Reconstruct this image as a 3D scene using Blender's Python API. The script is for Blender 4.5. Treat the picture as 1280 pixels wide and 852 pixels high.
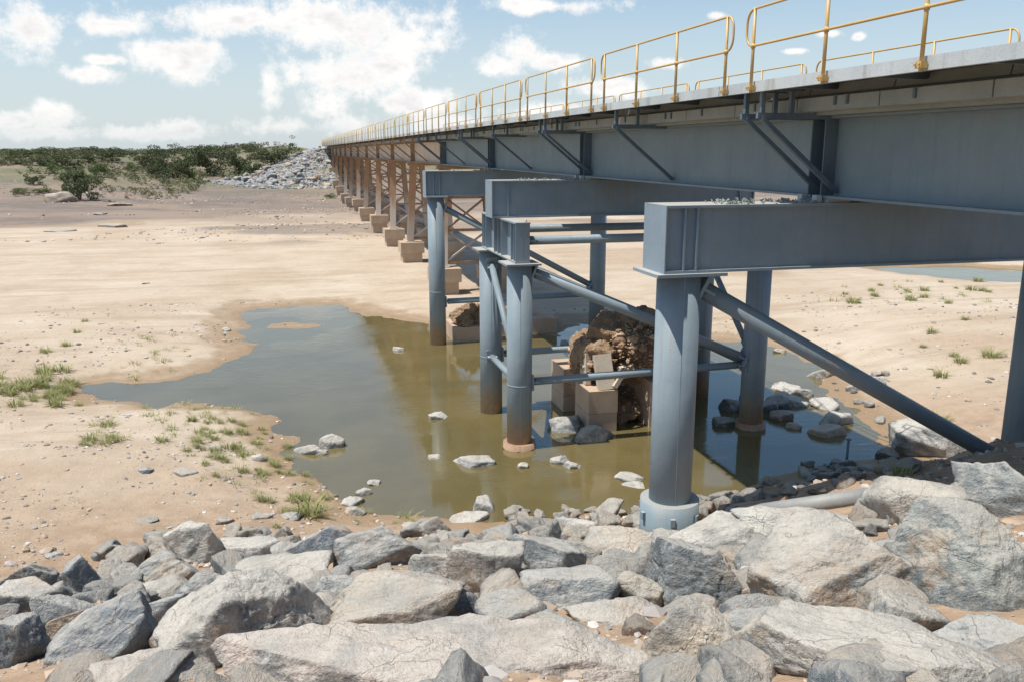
import bpy, bmesh, math, random
import numpy as np
from mathutils import Vector, Matrix

random.seed(7); rng = np.random.default_rng(11)
for o in list(bpy.data.objects): bpy.data.objects.remove(o)
SC = bpy.context.scene
COL = SC.collection

# ------------------------------------------------------------------ camera
EYE = 7.8                                   # metres above the pool
FPX, VX, VY = 1070.0, 358.0, 189.0          # focal length and the bridge's vanishing point in a 1280 x 852 frame
PITCH = math.atan((426-VY)/FPX); YAW = math.atan((640-VX)/math.hypot(FPX, 426-VY))
cd = bpy.data.cameras.new('camera'); cam = bpy.data.objects.new('camera', cd); COL.objects.link(cam)
cd.sensor_width = 36.0; cd.lens = FPX/1280*36.0; cd.clip_start = 0.1; cd.clip_end = 12000
cam.location = (0, 0, EYE); cam.rotation_euler = (math.pi/2-PITCH, 0, -YAW)
SC.camera = cam

# ------------------------------------------------------------------ sun, exposure
SUN_EL, SUN_AZ = math.radians(67.5), math.atan2(-0.992, -0.09)      # azimuth from +Y towards +X
sdir = Vector((math.sin(SUN_AZ)*math.cos(SUN_EL), math.cos(SUN_AZ)*math.cos(SUN_EL), math.sin(SUN_EL)))
sl = bpy.data.lights.new('sun', 'SUN'); sl.energy = 5.0; sl.angle = math.radians(0.53); sl.color = (1, 0.955, 0.88)
sun = bpy.data.objects.new('sun', sl); COL.objects.link(sun)
sun.rotation_euler = (-sdir).to_track_quat('-Z', 'Y').to_euler(); sun.location = (0, 0, 60)
SC.view_settings.view_transform = 'Standard'; SC.view_settings.look = 'None'
SC.view_settings.exposure = 0.19; SC.view_settings.gamma = 1.0

# ------------------------------------------------------------------ node helpers
class NT:
    def __init__(s, tree): s.t = tree; s.n = tree.nodes; s.l = tree.links
    def new(s, kind, **kw):
        nd = s.n.new(kind)
        for k, v in kw.items(): setattr(nd, k, v)
        return nd
    def put(s, nd, name, v):
        i = nd.inputs[name]
        if isinstance(v, bpy.types.NodeSocket): s.l.new(v, i)
        elif isinstance(v, (tuple, list)) and len(v) == 3 and i.type == 'RGBA': i.default_value = (*v, 1)
        else: i.default_value = v
    def math(s, op, a, b=None, c=None, clamp=False):
        nd = s.new('ShaderNodeMath', operation=op); nd.use_clamp = clamp
        for k, v in enumerate((a, b, c)):
            if v is not None: s.put(nd, k, v)
        return nd.outputs[0]
    def vmath(s, op, a, b=None):
        nd = s.new('ShaderNodeVectorMath', operation=op)
        s.put(nd, 0, a)
        if b is not None: s.put(nd, 1, b)
        return nd
    def noise(s, vec, scale, detail=4, rough=0.55, dist=0.0):
        nd = s.new('ShaderNodeTexNoise'); s.put(nd, 'Vector', vec)
        for k, v in (('Scale', scale), ('Detail', detail), ('Roughness', rough), ('Distortion', dist)): nd.inputs[k].default_value = v
        return nd.outputs['Fac']
    def ramp(s, fac, a, b, lo=0.0, hi=1.0, smooth=True):
        nd = s.new('ShaderNodeMapRange'); nd.interpolation_type = 'SMOOTHSTEP' if smooth else 'LINEAR'
        s.put(nd, 'Value', fac); nd.inputs['From Min'].default_value = a; nd.inputs['From Max'].default_value = b
        nd.inputs['To Min'].default_value = lo; nd.inputs['To Max'].default_value = hi
        return nd.outputs['Result']
    def mix(s, fac, a, b, blend='MIX'):
        nd = s.new('ShaderNodeMix', data_type='RGBA', blend_type=blend)
        s.put(nd, 0, fac); s.put(nd, 6, a); s.put(nd, 7, b)
        return nd.outputs[2]
    def bump(s, h, strength, dist, normal=None):
        nd = s.new('ShaderNodeBump'); s.put(nd, 'Height', h); nd.inputs['Strength'].default_value = strength; nd.inputs['Distance'].default_value = dist
        if normal is not None: s.put(nd, 'Normal', normal)
        return nd.outputs[0]

# ------------------------------------------------------------------ sky with cumulus
W = bpy.data.worlds.new('World'); SC.world = W; W.use_nodes = True
w = NT(W.node_tree)
for nd in list(w.n): w.n.remove(nd)
sky = w.new('ShaderNodeTexSky', sky_type='NISHITA'); sky.sun_disc = False
sky.sun_elevation = SUN_EL; sky.sun_rotation = SUN_AZ; sky.air_density = 1.0; sky.dust_density = 1.6; sky.ozone_density = 1.2; sky.altitude = 50
bg = w.new('ShaderNodeBackground'); bg.inputs['Strength'].default_value = 0.125
wo = w.new('ShaderNodeOutputWorld'); w.l.new(bg.outputs[0], wo.inputs[0])
tc = w.new('ShaderNodeTexCoord'); dirv = tc.outputs['Generated']
sep = w.new('ShaderNodeSeparateXYZ'); w.l.new(dirv, sep.inputs[0])
az = w.math('ARCTAN2', sep.outputs[0], sep.outputs[1]); el = w.math('ARCSINE', sep.outputs[2])
cmb = w.new('ShaderNodeCombineXYZ'); w.l.new(az, cmb.inputs[0]); w.l.new(el, cmb.inputs[1])
ae = cmb.outputs[0]

def cam_axes():
    f = np.array([math.sin(YAW)*math.cos(PITCH), math.cos(YAW)*math.cos(PITCH), -math.sin(PITCH)])
    r = np.array([math.cos(YAW), -math.sin(YAW), 0.0]); return f, r, np.cross(r, f)
CF, CR, CU = cam_axes(); CP = np.array([0, 0, EYE])
def ray(x, y):
    v = CF*FPX + CR*(x-640) + CU*(426-y); return v/np.linalg.norm(v)
def at_z(x, y, z): v = ray(x, y); return CP + v*((z-EYE)/v[2])
def depth_of(p): return float((np.asarray(p)-CP) @ CF)

# cloud banks: photograph place (px, px), half width, half height
CLOUDS = [(20,40,58,34),(138,30,56,13),(230,72,62,26),(300,25,150,24),(420,30,130,42),(500,45,80,52),(440,95,90,34),(490,70,60,50),(110,92,36,11),(650,62,36,22),(628,82,44,16),
          (690,78,40,13),(695,8,80,11),(70,148,26,18),(64,166,46,10),(150,168,44,10),(228,164,40,13),(338,108,16,34),(352,158,44,15),(440,158,60,22),(405,130,40,28),(520,125,60,24),(560,160,80,18),(1036,42,16,5),(993,64,15,4),
          (895,20,16,6),(1074,46,8,5),(760,110,60,14),(680,140,70,16),(20,152,28,10),(830,80,22,8),(130,75,28,7)]
nA = w.noise(ae, 9.0, 8, 0.6); nB = w.noise(w.vmath('ADD', ae, (3.1, 7.7, 0)).outputs[0], 34.0, 8, 0.68)
dens = None
for (cx, cy, hx, hy) in CLOUDS:
    v = ray(cx, cy); a0 = math.atan2(v[0], v[1]); e0 = math.asin(v[2])
    d = w.vmath('SUBTRACT', ae, (a0, e0, 0)).outputs[0]
    d = w.vmath('MULTIPLY', d, (FPX/hx*0.98, FPX/hy*0.98, 0)).outputs[0]
    ln = w.vmath('LENGTH', d).outputs['Value']
    dens = ln if dens is None else w.math('SMOOTH_MIN', dens, ln, 0.12)
field = w.math('SUBTRACT', 1.0, dens)
field = w.math('MAXIMUM', field, -1.2)
# the rest of the sky carries the same kind of broken cumulus
plane = w.new('ShaderNodeCombineXYZ'); zz = w.math('ADD', w.math('MAXIMUM', sep.outputs[2], 0.0), 0.16)
w.l.new(w.math('DIVIDE', sep.outputs[0], zz), plane.inputs[0]); w.l.new(w.math('DIVIDE', sep.outputs[1], zz), plane.inputs[1])
nC = w.noise(plane.outputs[0], 1.3, 6, 0.55)
off = w.vmath('DOT_PRODUCT', dirv, tuple(float(c) for c in CF)).outputs['Value']
side = w.ramp(off, 0.66, 0.80, 1.0, 0.0)
wild = w.math('MULTIPLY_ADD', nC, 5.0, -3.25)
wild = w.math('MULTIPLY_ADD', side, w.math('ADD', wild, 1.2), -1.2)
field = w.math('MAXIMUM', field, wild)
t = w.math('MULTIPLY_ADD', w.math('SUBTRACT', nA, 0.5), 2.7, field)
t = w.math('MULTIPLY_ADD', w.math('SUBTRACT', nB, 0.5), 2.2, t)
cover = w.ramp(t, -0.06, 0.72)
cover = w.math('MULTIPLY', cover, w.ramp(el, 0.0, 0.05, 0.45, 1.0))
core = w.ramp(t, 0.35, 1.2)
shade = w.noise(w.vmath('MULTIPLY', ae, (1.0, 1.8, 1.0)).outputs[0], 17.0, 7, 0.65)
lit = w.math('MULTIPLY', w.ramp(shade, 0.40, 0.62, 0.0, 1.0), core)
ccol = w.mix(lit, (7.25, 7.15, 7.0), (5.85, 5.7, 5.8))
hz = w.ramp(el, -0.02, 0.32, 0.74, 0.0)
skyt = w.mix(1.0, sky.outputs[0], (0.70, 0.91, 1.0), 'MULTIPLY')
skyc = w.mix(hz, skyt, (5.5, 5.95, 6.2))
w.put(bg, 'Color', w.mix(cover, skyc, ccol))

# ------------------------------------------------------------------ numpy noise
def _hash(ix, iy, iz, seed):
    h = (ix*374761393 + iy*668265263 + iz*2147483647 + seed*1274126177) & 0xFFFFFFFF
    h = ((h ^ (h >> 13))*1274126177) & 0xFFFFFFFF
    h = ((h ^ (h >> 16))*2246822519) & 0xFFFFFFFF
    return ((h ^ (h >> 15)) & 0xFFFFFF)/float(0xFFFFFF)
def vnoise(p, seed=0):
    p = np.asarray(p, float); i = np.floor(p).astype(np.int64); f = p-i; f = f*f*f*(f*(f*6-15)+10)
    out = 0
    for dx in (0, 1):
        for dy in (0, 1):
            for dz in (0, 1):
                wgt = (f[:,0] if dx else 1-f[:,0])*(f[:,1] if dy else 1-f[:,1])*(f[:,2] if dz else 1-f[:,2])
                out = out + wgt*_hash(i[:,0]+dx, i[:,1]+dy, i[:,2]+dz, seed)
    return out*2-1
def fbm(p, seed=0, oct=4, gain=0.5):
    a, s, out = 1.0, 1.0, 0
    for k in range(oct):
        out = out + a*vnoise(np.asarray(p)*s, seed+k*17); a *= gain; s *= 2.03
    return out
def sstep(a, b, x):
    t = np.clip((x-a)/(b-a), 0, 1); return t*t*(3-2*t)

# ------------------------------------------------------------------ materials
def mat(name):
    m = bpy.data.materials.new(name); m.use_nodes = True; t = NT(m.node_tree)
    return m, t, t.n['Principled BSDF']
def coords(t, which='Object'):
    return t.new('ShaderNodeTexCoord').outputs[which]
def worldpos(t): return t.new('ShaderNodeNewGeometry').outputs['Position']
def stretch(t, v, s): return t.vmath('MULTIPLY', v, s).outputs[0]

def steel_mat(name, base, dark, light, rough=0.5, mud=False, streak=0.5, dust=0.0):
    m, t, b = mat(name); p = worldpos(t)
    n1 = t.noise(p, 1.3, 5, 0.6); n2 = t.noise(stretch(t, p, (9, 9, 0.6)), 1.0, 4, 0.6); n3 = t.noise(p, 38, 3, 0.6)
    c = t.mix(t.ramp(n1, 0.3, 0.7), base, light); c = t.mix(t.math('MULTIPLY', t.ramp(n2, 0.5, 0.75), streak), c, dark)
    c = t.mix(t.math('MULTIPLY', t.ramp(n3, 0.55, 0.8), 0.25), c, light)
    spot = t.noise(p, 90, 2, 0.5); c = t.mix(t.math('MULTIPLY', t.ramp(spot, 0.70, 0.76), 0.6), c, (0.62, 0.60, 0.55))
    run = t.noise(stretch(t, p, (3.2, 3.2, 0.16)), 1.0, 5, 0.7); c = t.mix(t.math('MULTIPLY', t.ramp(run, 0.54, 0.72), 0.50), c, (0.23, 0.19, 0.145))
    rs = t.math('MULTIPLY', t.ramp(t.noise(p, 46, 3, 0.6), 0.66, 0.72), t.ramp(t.noise(p, 1.7, 4, 0.6), 0.52, 0.66)); c = t.mix(t.math('MULTIPLY', rs, 0.8), c, (0.20, 0.10, 0.05))
    chalk = t.noise(stretch(t, p, (0.9, 0.9, 1.6)), 1.0, 7, 0.7); c = t.mix(t.math('MULTIPLY', t.ramp(chalk, 0.50, 0.72), 0.35), c, light)
    if dust:
        nz = t.new('ShaderNodeSeparateXYZ'); t.l.new(t.new('ShaderNodeNewGeometry').outputs['Normal'], nz.inputs[0])
        c = t.mix(t.math('MULTIPLY', t.ramp(nz.outputs[2], 0.5, 0.95), dust), c, (0.46, 0.42, 0.36))
    if mud:                                        # flood mud caught on the lower metre of the pile
        z = t.new('ShaderNodeSeparateXYZ'); t.l.new(p, z.inputs[0])
        edge = t.math('MULTIPLY_ADD', t.noise(stretch(t, p, (2.5, 2.5, 0.8)), 1.0, 4, 0.6), 1.7, z.outputs[2])
        k = t.ramp(edge, 1.15, 2.0, 1.0, 0.0)
        c = t.mix(t.math('MULTIPLY', k, 0.9), c, t.mix(t.noise(p, 5, 5, 0.7), (0.20, 0.115, 0.06), (0.46, 0.33, 0.20)))
    t.put(b, 'Base Color', c); t.put(b, 'Roughness', t.ramp(n3, 0.3, 0.7, rough-0.08, rough+0.12)); t.put(b, 'Metallic', 0.0)
    t.put(b, 'Specular IOR Level', 0.4)
    t.put(b, 'Normal', t.bump(t.math('MULTIPLY_ADD', n3, 0.6, t.math('MULTIPLY', n1, 3.0)), 0.22, 0.025))
    return m
M_BLUE = steel_mat('blue_grey_paint', (0.175, 0.235, 0.282), (0.132, 0.182, 0.222), (0.215, 0.272, 0.318), 0.5, streak=0.3, dust=0.75)
M_PILE = steel_mat('blue_grey_pile_paint', (0.185, 0.235, 0.268), (0.14, 0.18, 0.205), (0.225, 0.272, 0.30), 0.52, streak=0.35, mud=True)
M_GIRD = steel_mat('grey_girder_paint', (0.165, 0.220, 0.250), (0.125, 0.170, 0.195), (0.20, 0.255, 0.280), 0.55, streak=0.35, dust=0.5)
M_BRK = steel_mat('dark_bracket_paint', (0.080, 0.118, 0.155), (0.055, 0.08, 0.105), (0.12, 0.165, 0.20), 0.5)
M_GALV = steel_mat('galvanised_steel', (0.40, 0.43, 0.44), (0.29, 0.32, 0.33), (0.48, 0.50, 0.50), 0.45, streak=0.35)
M_TANGIRD = steel_mat('dust_stained_girder', (0.52, 0.43, 0.35), (0.40, 0.29, 0.20), (0.58, 0.50, 0.42), 0.7, streak=0.7)
M_OLDST = steel_mat('weathered_brown_steel', (0.30, 0.185, 0.115), (0.20, 0.11, 0.065), (0.40, 0.27, 0.18), 0.75, streak=0.8)

def leg_mat():
    m, t, b = mat('rust_and_lime_leg'); p = worldpos(t); z = t.new('ShaderNodeSeparateXYZ'); t.l.new(p, z.inputs[0])
    n = t.noise(stretch(t, p, (5, 5, 0.8)), 1.0, 5, 0.65)
    k = t.ramp(t.math('MULTIPLY_ADD', n, 2.8, z.outputs[2]), 4.2, 6.0)
    c = t.mix(k, (0.50, 0.43, 0.36), t.mix(t.noise(p, 3, 4), (0.28, 0.155, 0.085), (0.44, 0.28, 0.175)))
    t.put(b, 'Base Color', c); t.put(b, 'Roughness', 0.8); t.put(b, 'Normal', t.bump(t.noise(p, 25, 4), 0.2, 0.02)); return m
M_LEG = leg_mat()

def simple(name, a, bcol, scale, rough, bs=0.25, bd=0.02, fine=30):
    m, t, b = mat(name); p = worldpos(t)
    n = t.noise(p, scale, 6, 0.65); n2 = t.noise(p, fine, 4, 0.6)
    c = t.mix(t.ramp(n, 0.3, 0.7), a, bcol); c = t.mix(t.math('MULTIPLY', n2, 0.35), c, tuple(x*0.55 for x in a))
    t.put(b, 'Base Color', c); t.put(b, 'Roughness', rough); t.put(b, 'Normal', t.bump(t.math('MULTIPLY_ADD', n, 1.5, n2), bs, bd)); return m
M_YEL = simple('yellow_rail_paint', (0.54, 0.345, 0.11), (0.61, 0.41, 0.17), 3, 0.45, 0.05, 0.005)
M_CONC = simple('tan_concrete', (0.44, 0.31, 0.21), (0.54, 0.41, 0.30), 1.2, 0.85, 0.3, 0.02)
M_KERB = simple('pale_deck_concrete', (0.27, 0.295, 0.275), (0.35, 0.37, 0.345), 1.5, 0.85)
M_BALL = simple('track_ballast', (0.16, 0.14, 0.13), (0.30, 0.27, 0.24), 14, 0.95, 0.9, 0.06)
M_GRATE = simple('dark_walkway_grating', (0.10, 0.11, 0.115), (0.14, 0.15, 0.155), 6, 0.6)
M_RUBBLE = simple('broken_brown_rubble', (0.36, 0.225, 0.13), (0.52, 0.37, 0.24), 3.0, 0.95, 1.0, 0.12, 12)
M_PIPE = simple('grey_steel_pipe', (0.24, 0.25, 0.25), (0.32, 0.31, 0.29), 2.5, 0.55)
M_RPIPE = simple('muddy_brown_pipe', (0.26, 0.17, 0.115), (0.34, 0.24, 0.17), 3, 0.8)
M_SPLINT = simple('broken_pale_slab', (0.50, 0.42, 0.33), (0.58, 0.50, 0.41), 3, 0.9, 0.4)
M_WOOD = simple('grey_brown_bark', (0.10, 0.075, 0.05), (0.17, 0.13, 0.10), 8, 0.9, 0.6)
M_DEAD = simple('bleached_wood', (0.33, 0.31, 0.28), (0.42, 0.39, 0.35), 8, 0.9, 0.4)

def rock_mat(name, gain=1.0):
    m, t, b = mat(name); o = coords(t); inf = t.new('ShaderNodeObjectInfo')
    rnd = t.new('ShaderNodeCombineXYZ'); k = t.math('MULTIPLY', inf.outputs['Random'], 91.0)
    for i in range(3): t.l.new(k, rnd.inputs[i])
    p = t.vmath('ADD', o, rnd.outputs[0]).outputs[0]
    big = t.noise(p, 1.5, 6, 0.62, 0.6); vein = t.noise(stretch(t, p, (1.0, 4.2, 2.1)), 1.6, 6, 0.65, 1.4)
    grain = t.noise(p, 34, 5, 0.7); speck = t.noise(p, 85, 3, 0.6); mid = t.noise(p, 7, 6, 0.65)
    tint = inf.outputs['Color']
    c = t.mix(t.ramp(big, 0.38, 0.60), t.mix(0.72, tint, (0.115, 0.135, 0.145)), tint)
    c = t.mix(t.math('MULTIPLY', t.ramp(vein, 0.52, 0.70), 0.65), c, (0.54, 0.505, 0.455))
    c = t.mix(t.math('MULTIPLY', t.ramp(vein, 0.30, 0.43, 1.0, 0.0), 0.6), c, (0.085, 0.10, 0.11))
    c = t.mix(t.math('MULTIPLY', t.ramp(mid, 0.54, 0.72), 0.45), c, (0.52, 0.47, 0.40))
    rust = t.noise(t.vmath('ADD', p, (9.0, 3.0, 5.0)).outputs[0], 1.1, 5, 0.7)
    c = t.mix(t.math('MULTIPLY', t.ramp(rust, 0.54, 0.68), 0.60), c, (0.42, 0.275, 0.16))
    c = t.mix(t.math('MULTIPLY', t.ramp(grain, 0.48, 0.70), 0.6), c, (0.07, 0.08, 0.085))
    c = t.mix(t.math('MULTIPLY', t.ramp(speck, 0.55, 0.72), 0.4), c, (0.66, 0.63, 0.58))
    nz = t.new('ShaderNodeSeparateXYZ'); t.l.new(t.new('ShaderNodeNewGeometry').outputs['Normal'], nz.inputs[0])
    dust_lit_top = t.math('MULTIPLY', t.ramp(t.math('MULTIPLY_ADD', mid, 0.7, nz.outputs[2]), 0.70, 1.30), 0.52)
    c = t.mix(dust_lit_top, c, (0.57, 0.515, 0.44))  # pale dust on up-facing rock, its cream strengthened to paint sunlit tops
    vo = t.new('ShaderNodeTexVoronoi'); vo.feature = 'DISTANCE_TO_EDGE'; vo.inputs['Scale'].default_value = 1.9
    wn = t.new('ShaderNodeTexNoise'); t.l.new(p, wn.inputs['Vector']); wn.inputs['Scale'].default_value = 2.5; wn.inputs['Detail'].default_value = 4
    t.l.new(t.vmath('ADD', p, t.vmath('MULTIPLY', wn.outputs['Color'], (0.6, 0.6, 0.6)).outputs[0]).outputs[0], vo.inputs['Vector']); crack = t.math('MULTIPLY', t.ramp(vo.outputs['Distance'], 0.0, 0.014, 1.0, 0.0), t.ramp(big, 0.52, 0.64))
    c = t.mix(t.math('MULTIPLY', crack, 0.30), c, (0.09, 0.085, 0.08))
    white = t.noise(stretch(t, p, (6.0, 1.2, 2.4)), 0.9, 4, 0.6, 2.2); c = t.mix(t.math('MULTIPLY', t.ramp(white, 0.56, 0.74), 0.4), c, (0.57, 0.555, 0.52))
    t.put(b, 'Base Color', c); t.put(b, 'Roughness', 0.86); t.put(b, 'Specular IOR Level', 0.25)
    h = t.math('MULTIPLY_ADD', mid, 2.2, t.math('MULTIPLY_ADD', grain, 0.8, t.math('MULTIPLY_ADD', crack, -0.5, t.math('MULTIPLY', vein, 1.8))))
    t.put(b, 'Normal', t.bump(h, 0.8, 0.045)); return m
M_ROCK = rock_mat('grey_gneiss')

def leaf_mat(name, a, bcol, trans=0.25):
    m, t, b = mat(name); inf = t.new('ShaderNodeObjectInfo'); n = t.noise(worldpos(t), 1.2, 4, 0.6)
    at = t.new('ShaderNodeAttribute'); at.attribute_name = 'leafvar'
    c = t.mix(at.outputs['Fac'], a, bcol); c = t.mix(t.math('MULTIPLY', inf.outputs['Random'], 0.45), c, t.mix(n, bcol, (0.13, 0.12, 0.06)))
    t.put(b, 'Base Color', c); t.put(b, 'Roughness', 0.7); t.put(b, 'Specular IOR Level', 0.2)
    tr = t.new('ShaderNodeBsdfTranslucent'); t.put(tr, 'Color', c); mx = t.new('ShaderNodeMixShader'); mx.inputs[0].default_value = trans
    out = t.n['Material Output']; t.l.new(b.outputs[0], mx.inputs[1]); t.l.new(tr.outputs[0], mx.inputs[2]); t.l.new(mx.outputs[0], out.inputs[0]); return m
M_LEAF = leaf_mat('shrub_foliage', (0.045, 0.068, 0.028), (0.11, 0.13, 0.06))
M_LEAF2 = leaf_mat('bright_shrub_foliage', (0.06, 0.105, 0.025), (0.11, 0.165, 0.05))
M_GRASS = leaf_mat('green_grass', (0.22, 0.275, 0.085), (0.46, 0.43, 0.21), 0.35)
M_SPIN = leaf_mat('dry_spinifex', (0.10, 0.115, 0.05), (0.20, 0.185, 0.10), 0.2)

def ground_mat():
    m, t, b = mat('river_sand'); p = worldpos(t)
    a = t.new('ShaderNodeAttribute'); a.attribute_name = 'zone'; z = t.new('ShaderNodeSeparateColor'); t.l.new(a.outputs['Color'], z.inputs[0])
    wet, veg, dirt = z.outputs
    n1 = t.noise(p, 0.16, 6, 0.6); n2 = t.noise(stretch(t, p, (0.12, 0.75, 1)), 1.0, 6, 0.62, 0.8); n3 = t.noise(p, 2.2, 6, 0.65); n4 = t.noise(p, 22, 4, 0.7); n5 = t.noise(p, 75, 3, 0.6)
    c = t.mix(t.ramp(n1, 0.3, 0.7), (0.42, 0.325, 0.235), (0.50, 0.415, 0.32))
    c = t.mix(t.math('MULTIPLY', t.ramp(n2, 0.48, 0.68), 0.6), c, (0.335, 0.25, 0.175))
    c = t.mix(t.math('MULTIPLY', t.ramp(n2, 0.30, 0.46, 1.0, 0.0), 0.40), c, (0.57, 0.495, 0.40))
    c = t.mix(t.math('MULTIPLY', t.ramp(n3, 0.52, 0.75), 0.35), c, (0.38, 0.275, 0.19))
    n6 = t.noise(stretch(t, p, (0.35, 0.9, 1)), 1.0, 7, 0.7, 0.4)
    c = t.mix(t.math('MULTIPLY', t.ramp(n6, 0.50, 0.70), 0.30), c, (0.36, 0.265, 0.185))
    # red-brown pebbly soil and rock dust
    soil = t.mix(t.ramp(n3, 0.3, 0.7), (0.29, 0.195, 0.125), (0.40, 0.29, 0.20))
    soil = t.mix(t.math('MULTIPLY', t.ramp(n4, 0.52, 0.68), 0.65), soil, (0.28, 0.18, 0.115))
    c = t.mix(dirt, c, soil)
    # far bank: grey gravel, then olive scrub soil
    vg = t.mix(t.ramp(t.noise(stretch(t, p, (0.05, 0.14, 1)), 1.0, 6, 0.65), 0.36, 0.64), (0.275, 0.205, 0.155), (0.175, 0.142, 0.118))
    vg = t.mix(t.math('MULTIPLY', t.ramp(t.noise(p, 0.6, 5, 0.7), 0.48, 0.66), 0.5), vg, (0.24, 0.21, 0.19))
    vg = t.mix(t.math('MULTIPLY', t.ramp(t.noise(p, 0.13, 5, 0.7), 0.36, 0.60), a.outputs['Alpha']), vg, (0.150, 0.150, 0.080))
    c = t.mix(veg, c, vg)
    c = t.mix(t.math('MULTIPLY', t.ramp(n5, 0.55, 0.75), 0.30), c, (0.23, 0.17, 0.13))
    wk = t.ramp(t.math('MULTIPLY_ADD', t.math('SUBTRACT', n3, 0.5), 0.55, wet), 0.3, 0.75)
    c = t.mix(t.math('MULTIPLY', wk, 0.9), c, t.mix(n3, (0.235, 0.15, 0.085), (0.33, 0.23, 0.135)))
    t.put(b, 'Base Color', c); t.put(b, 'Roughness', t.ramp(wk, 0, 1, 0.95, 0.6)); t.put(b, 'Specular IOR Level', 0.2)
    rip = t.noise(stretch(t, p, (0.5, 3.2, 1)), 1.0, 5, 0.65, 0.8)
    n3 = t.math('MULTIPLY_ADD', rip, 1.1, n3)
    h = t.math('MULTIPLY_ADD', n3, 3.0, t.math('MULTIPLY_ADD', n4, 0.8, t.math('MULTIPLY', n5, 0.3)))
    t.put(b, 'Normal', t.bump(h, 0.55, 0.05)); return m
M_GROUND = ground_mat()

def water_mat():
    m, t, b = mat('murky_pool_water'); p = worldpos(t)
    n = t.noise(p, 0.35, 4, 0.6)
    t.put(b, 'Base Color', t.mix(t.ramp(n, 0.3, 0.7), (0.118, 0.092, 0.036), (0.150, 0.118, 0.050)))
    t.put(b, 'Roughness', 0.035); t.put(b, 'IOR', 1.88); t.put(b, 'Specular IOR Level', 0.5)
    r1 = t.noise(stretch(t, p, (1.0, 2.2, 1)), 2.2, 4, 0.6); r2 = t.noise(stretch(t, p, (1.0, 1.8, 1)), 9.0, 3, 0.6)
    patch = t.ramp(t.noise(p, 0.22, 3), 0.45, 0.60, 0.2, 1.6)
    h = t.math('MULTIPLY', t.math('MULTIPLY_ADD', r2, 0.30, r1), patch)
    t.put(b, 'Normal', t.bump(h, 0.10, 0.05)); return m
M_WATER = water_mat()

# ------------------------------------------------------------------ object helpers
def link(name, me, m=None, parent=None, loc=None):
    o = bpy.data.objects.new(name, me)
    COL.objects.link(o)
    if m is not None and me is not None and not me.materials: me.materials.append(m)
    if parent is not None: o.parent = parent
    if loc is not None: o.location = loc
    return o
def tag(o, label=None, cat=None, group=None, kind=None):
    if label: o['label'] = label
    if cat: o['category'] = cat
    if group: o['group'] = group
    if kind: o['kind'] = kind
    return o
def thing(name, label, cat, loc=(0, 0, 0), group=None):
    o = bpy.data.objects.new(name, None); COL.objects.link(o); o.location = loc; o.empty_display_size = 0.3
    return tag(o, label, cat, group)
def np_mesh(name, V, F, smooth=False):
    me = bpy.data.meshes.new(name); V = np.asarray(V, np.float32); F = np.asarray(F, np.int32)
    k = F.shape[1]
    me.vertices.add(len(V)); me.vertices.foreach_set('co', V.ravel())
    me.loops.add(F.size); me.loops.foreach_set('vertex_index', F.ravel())
    me.polygons.add(len(F)); me.polygons.foreach_set('loop_start', np.arange(0, F.size, k, dtype=np.int32))
    me.polygons.foreach_set('use_smooth', np.full(len(F), smooth, bool))
    me.update(calc_edges=True); return me

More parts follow.
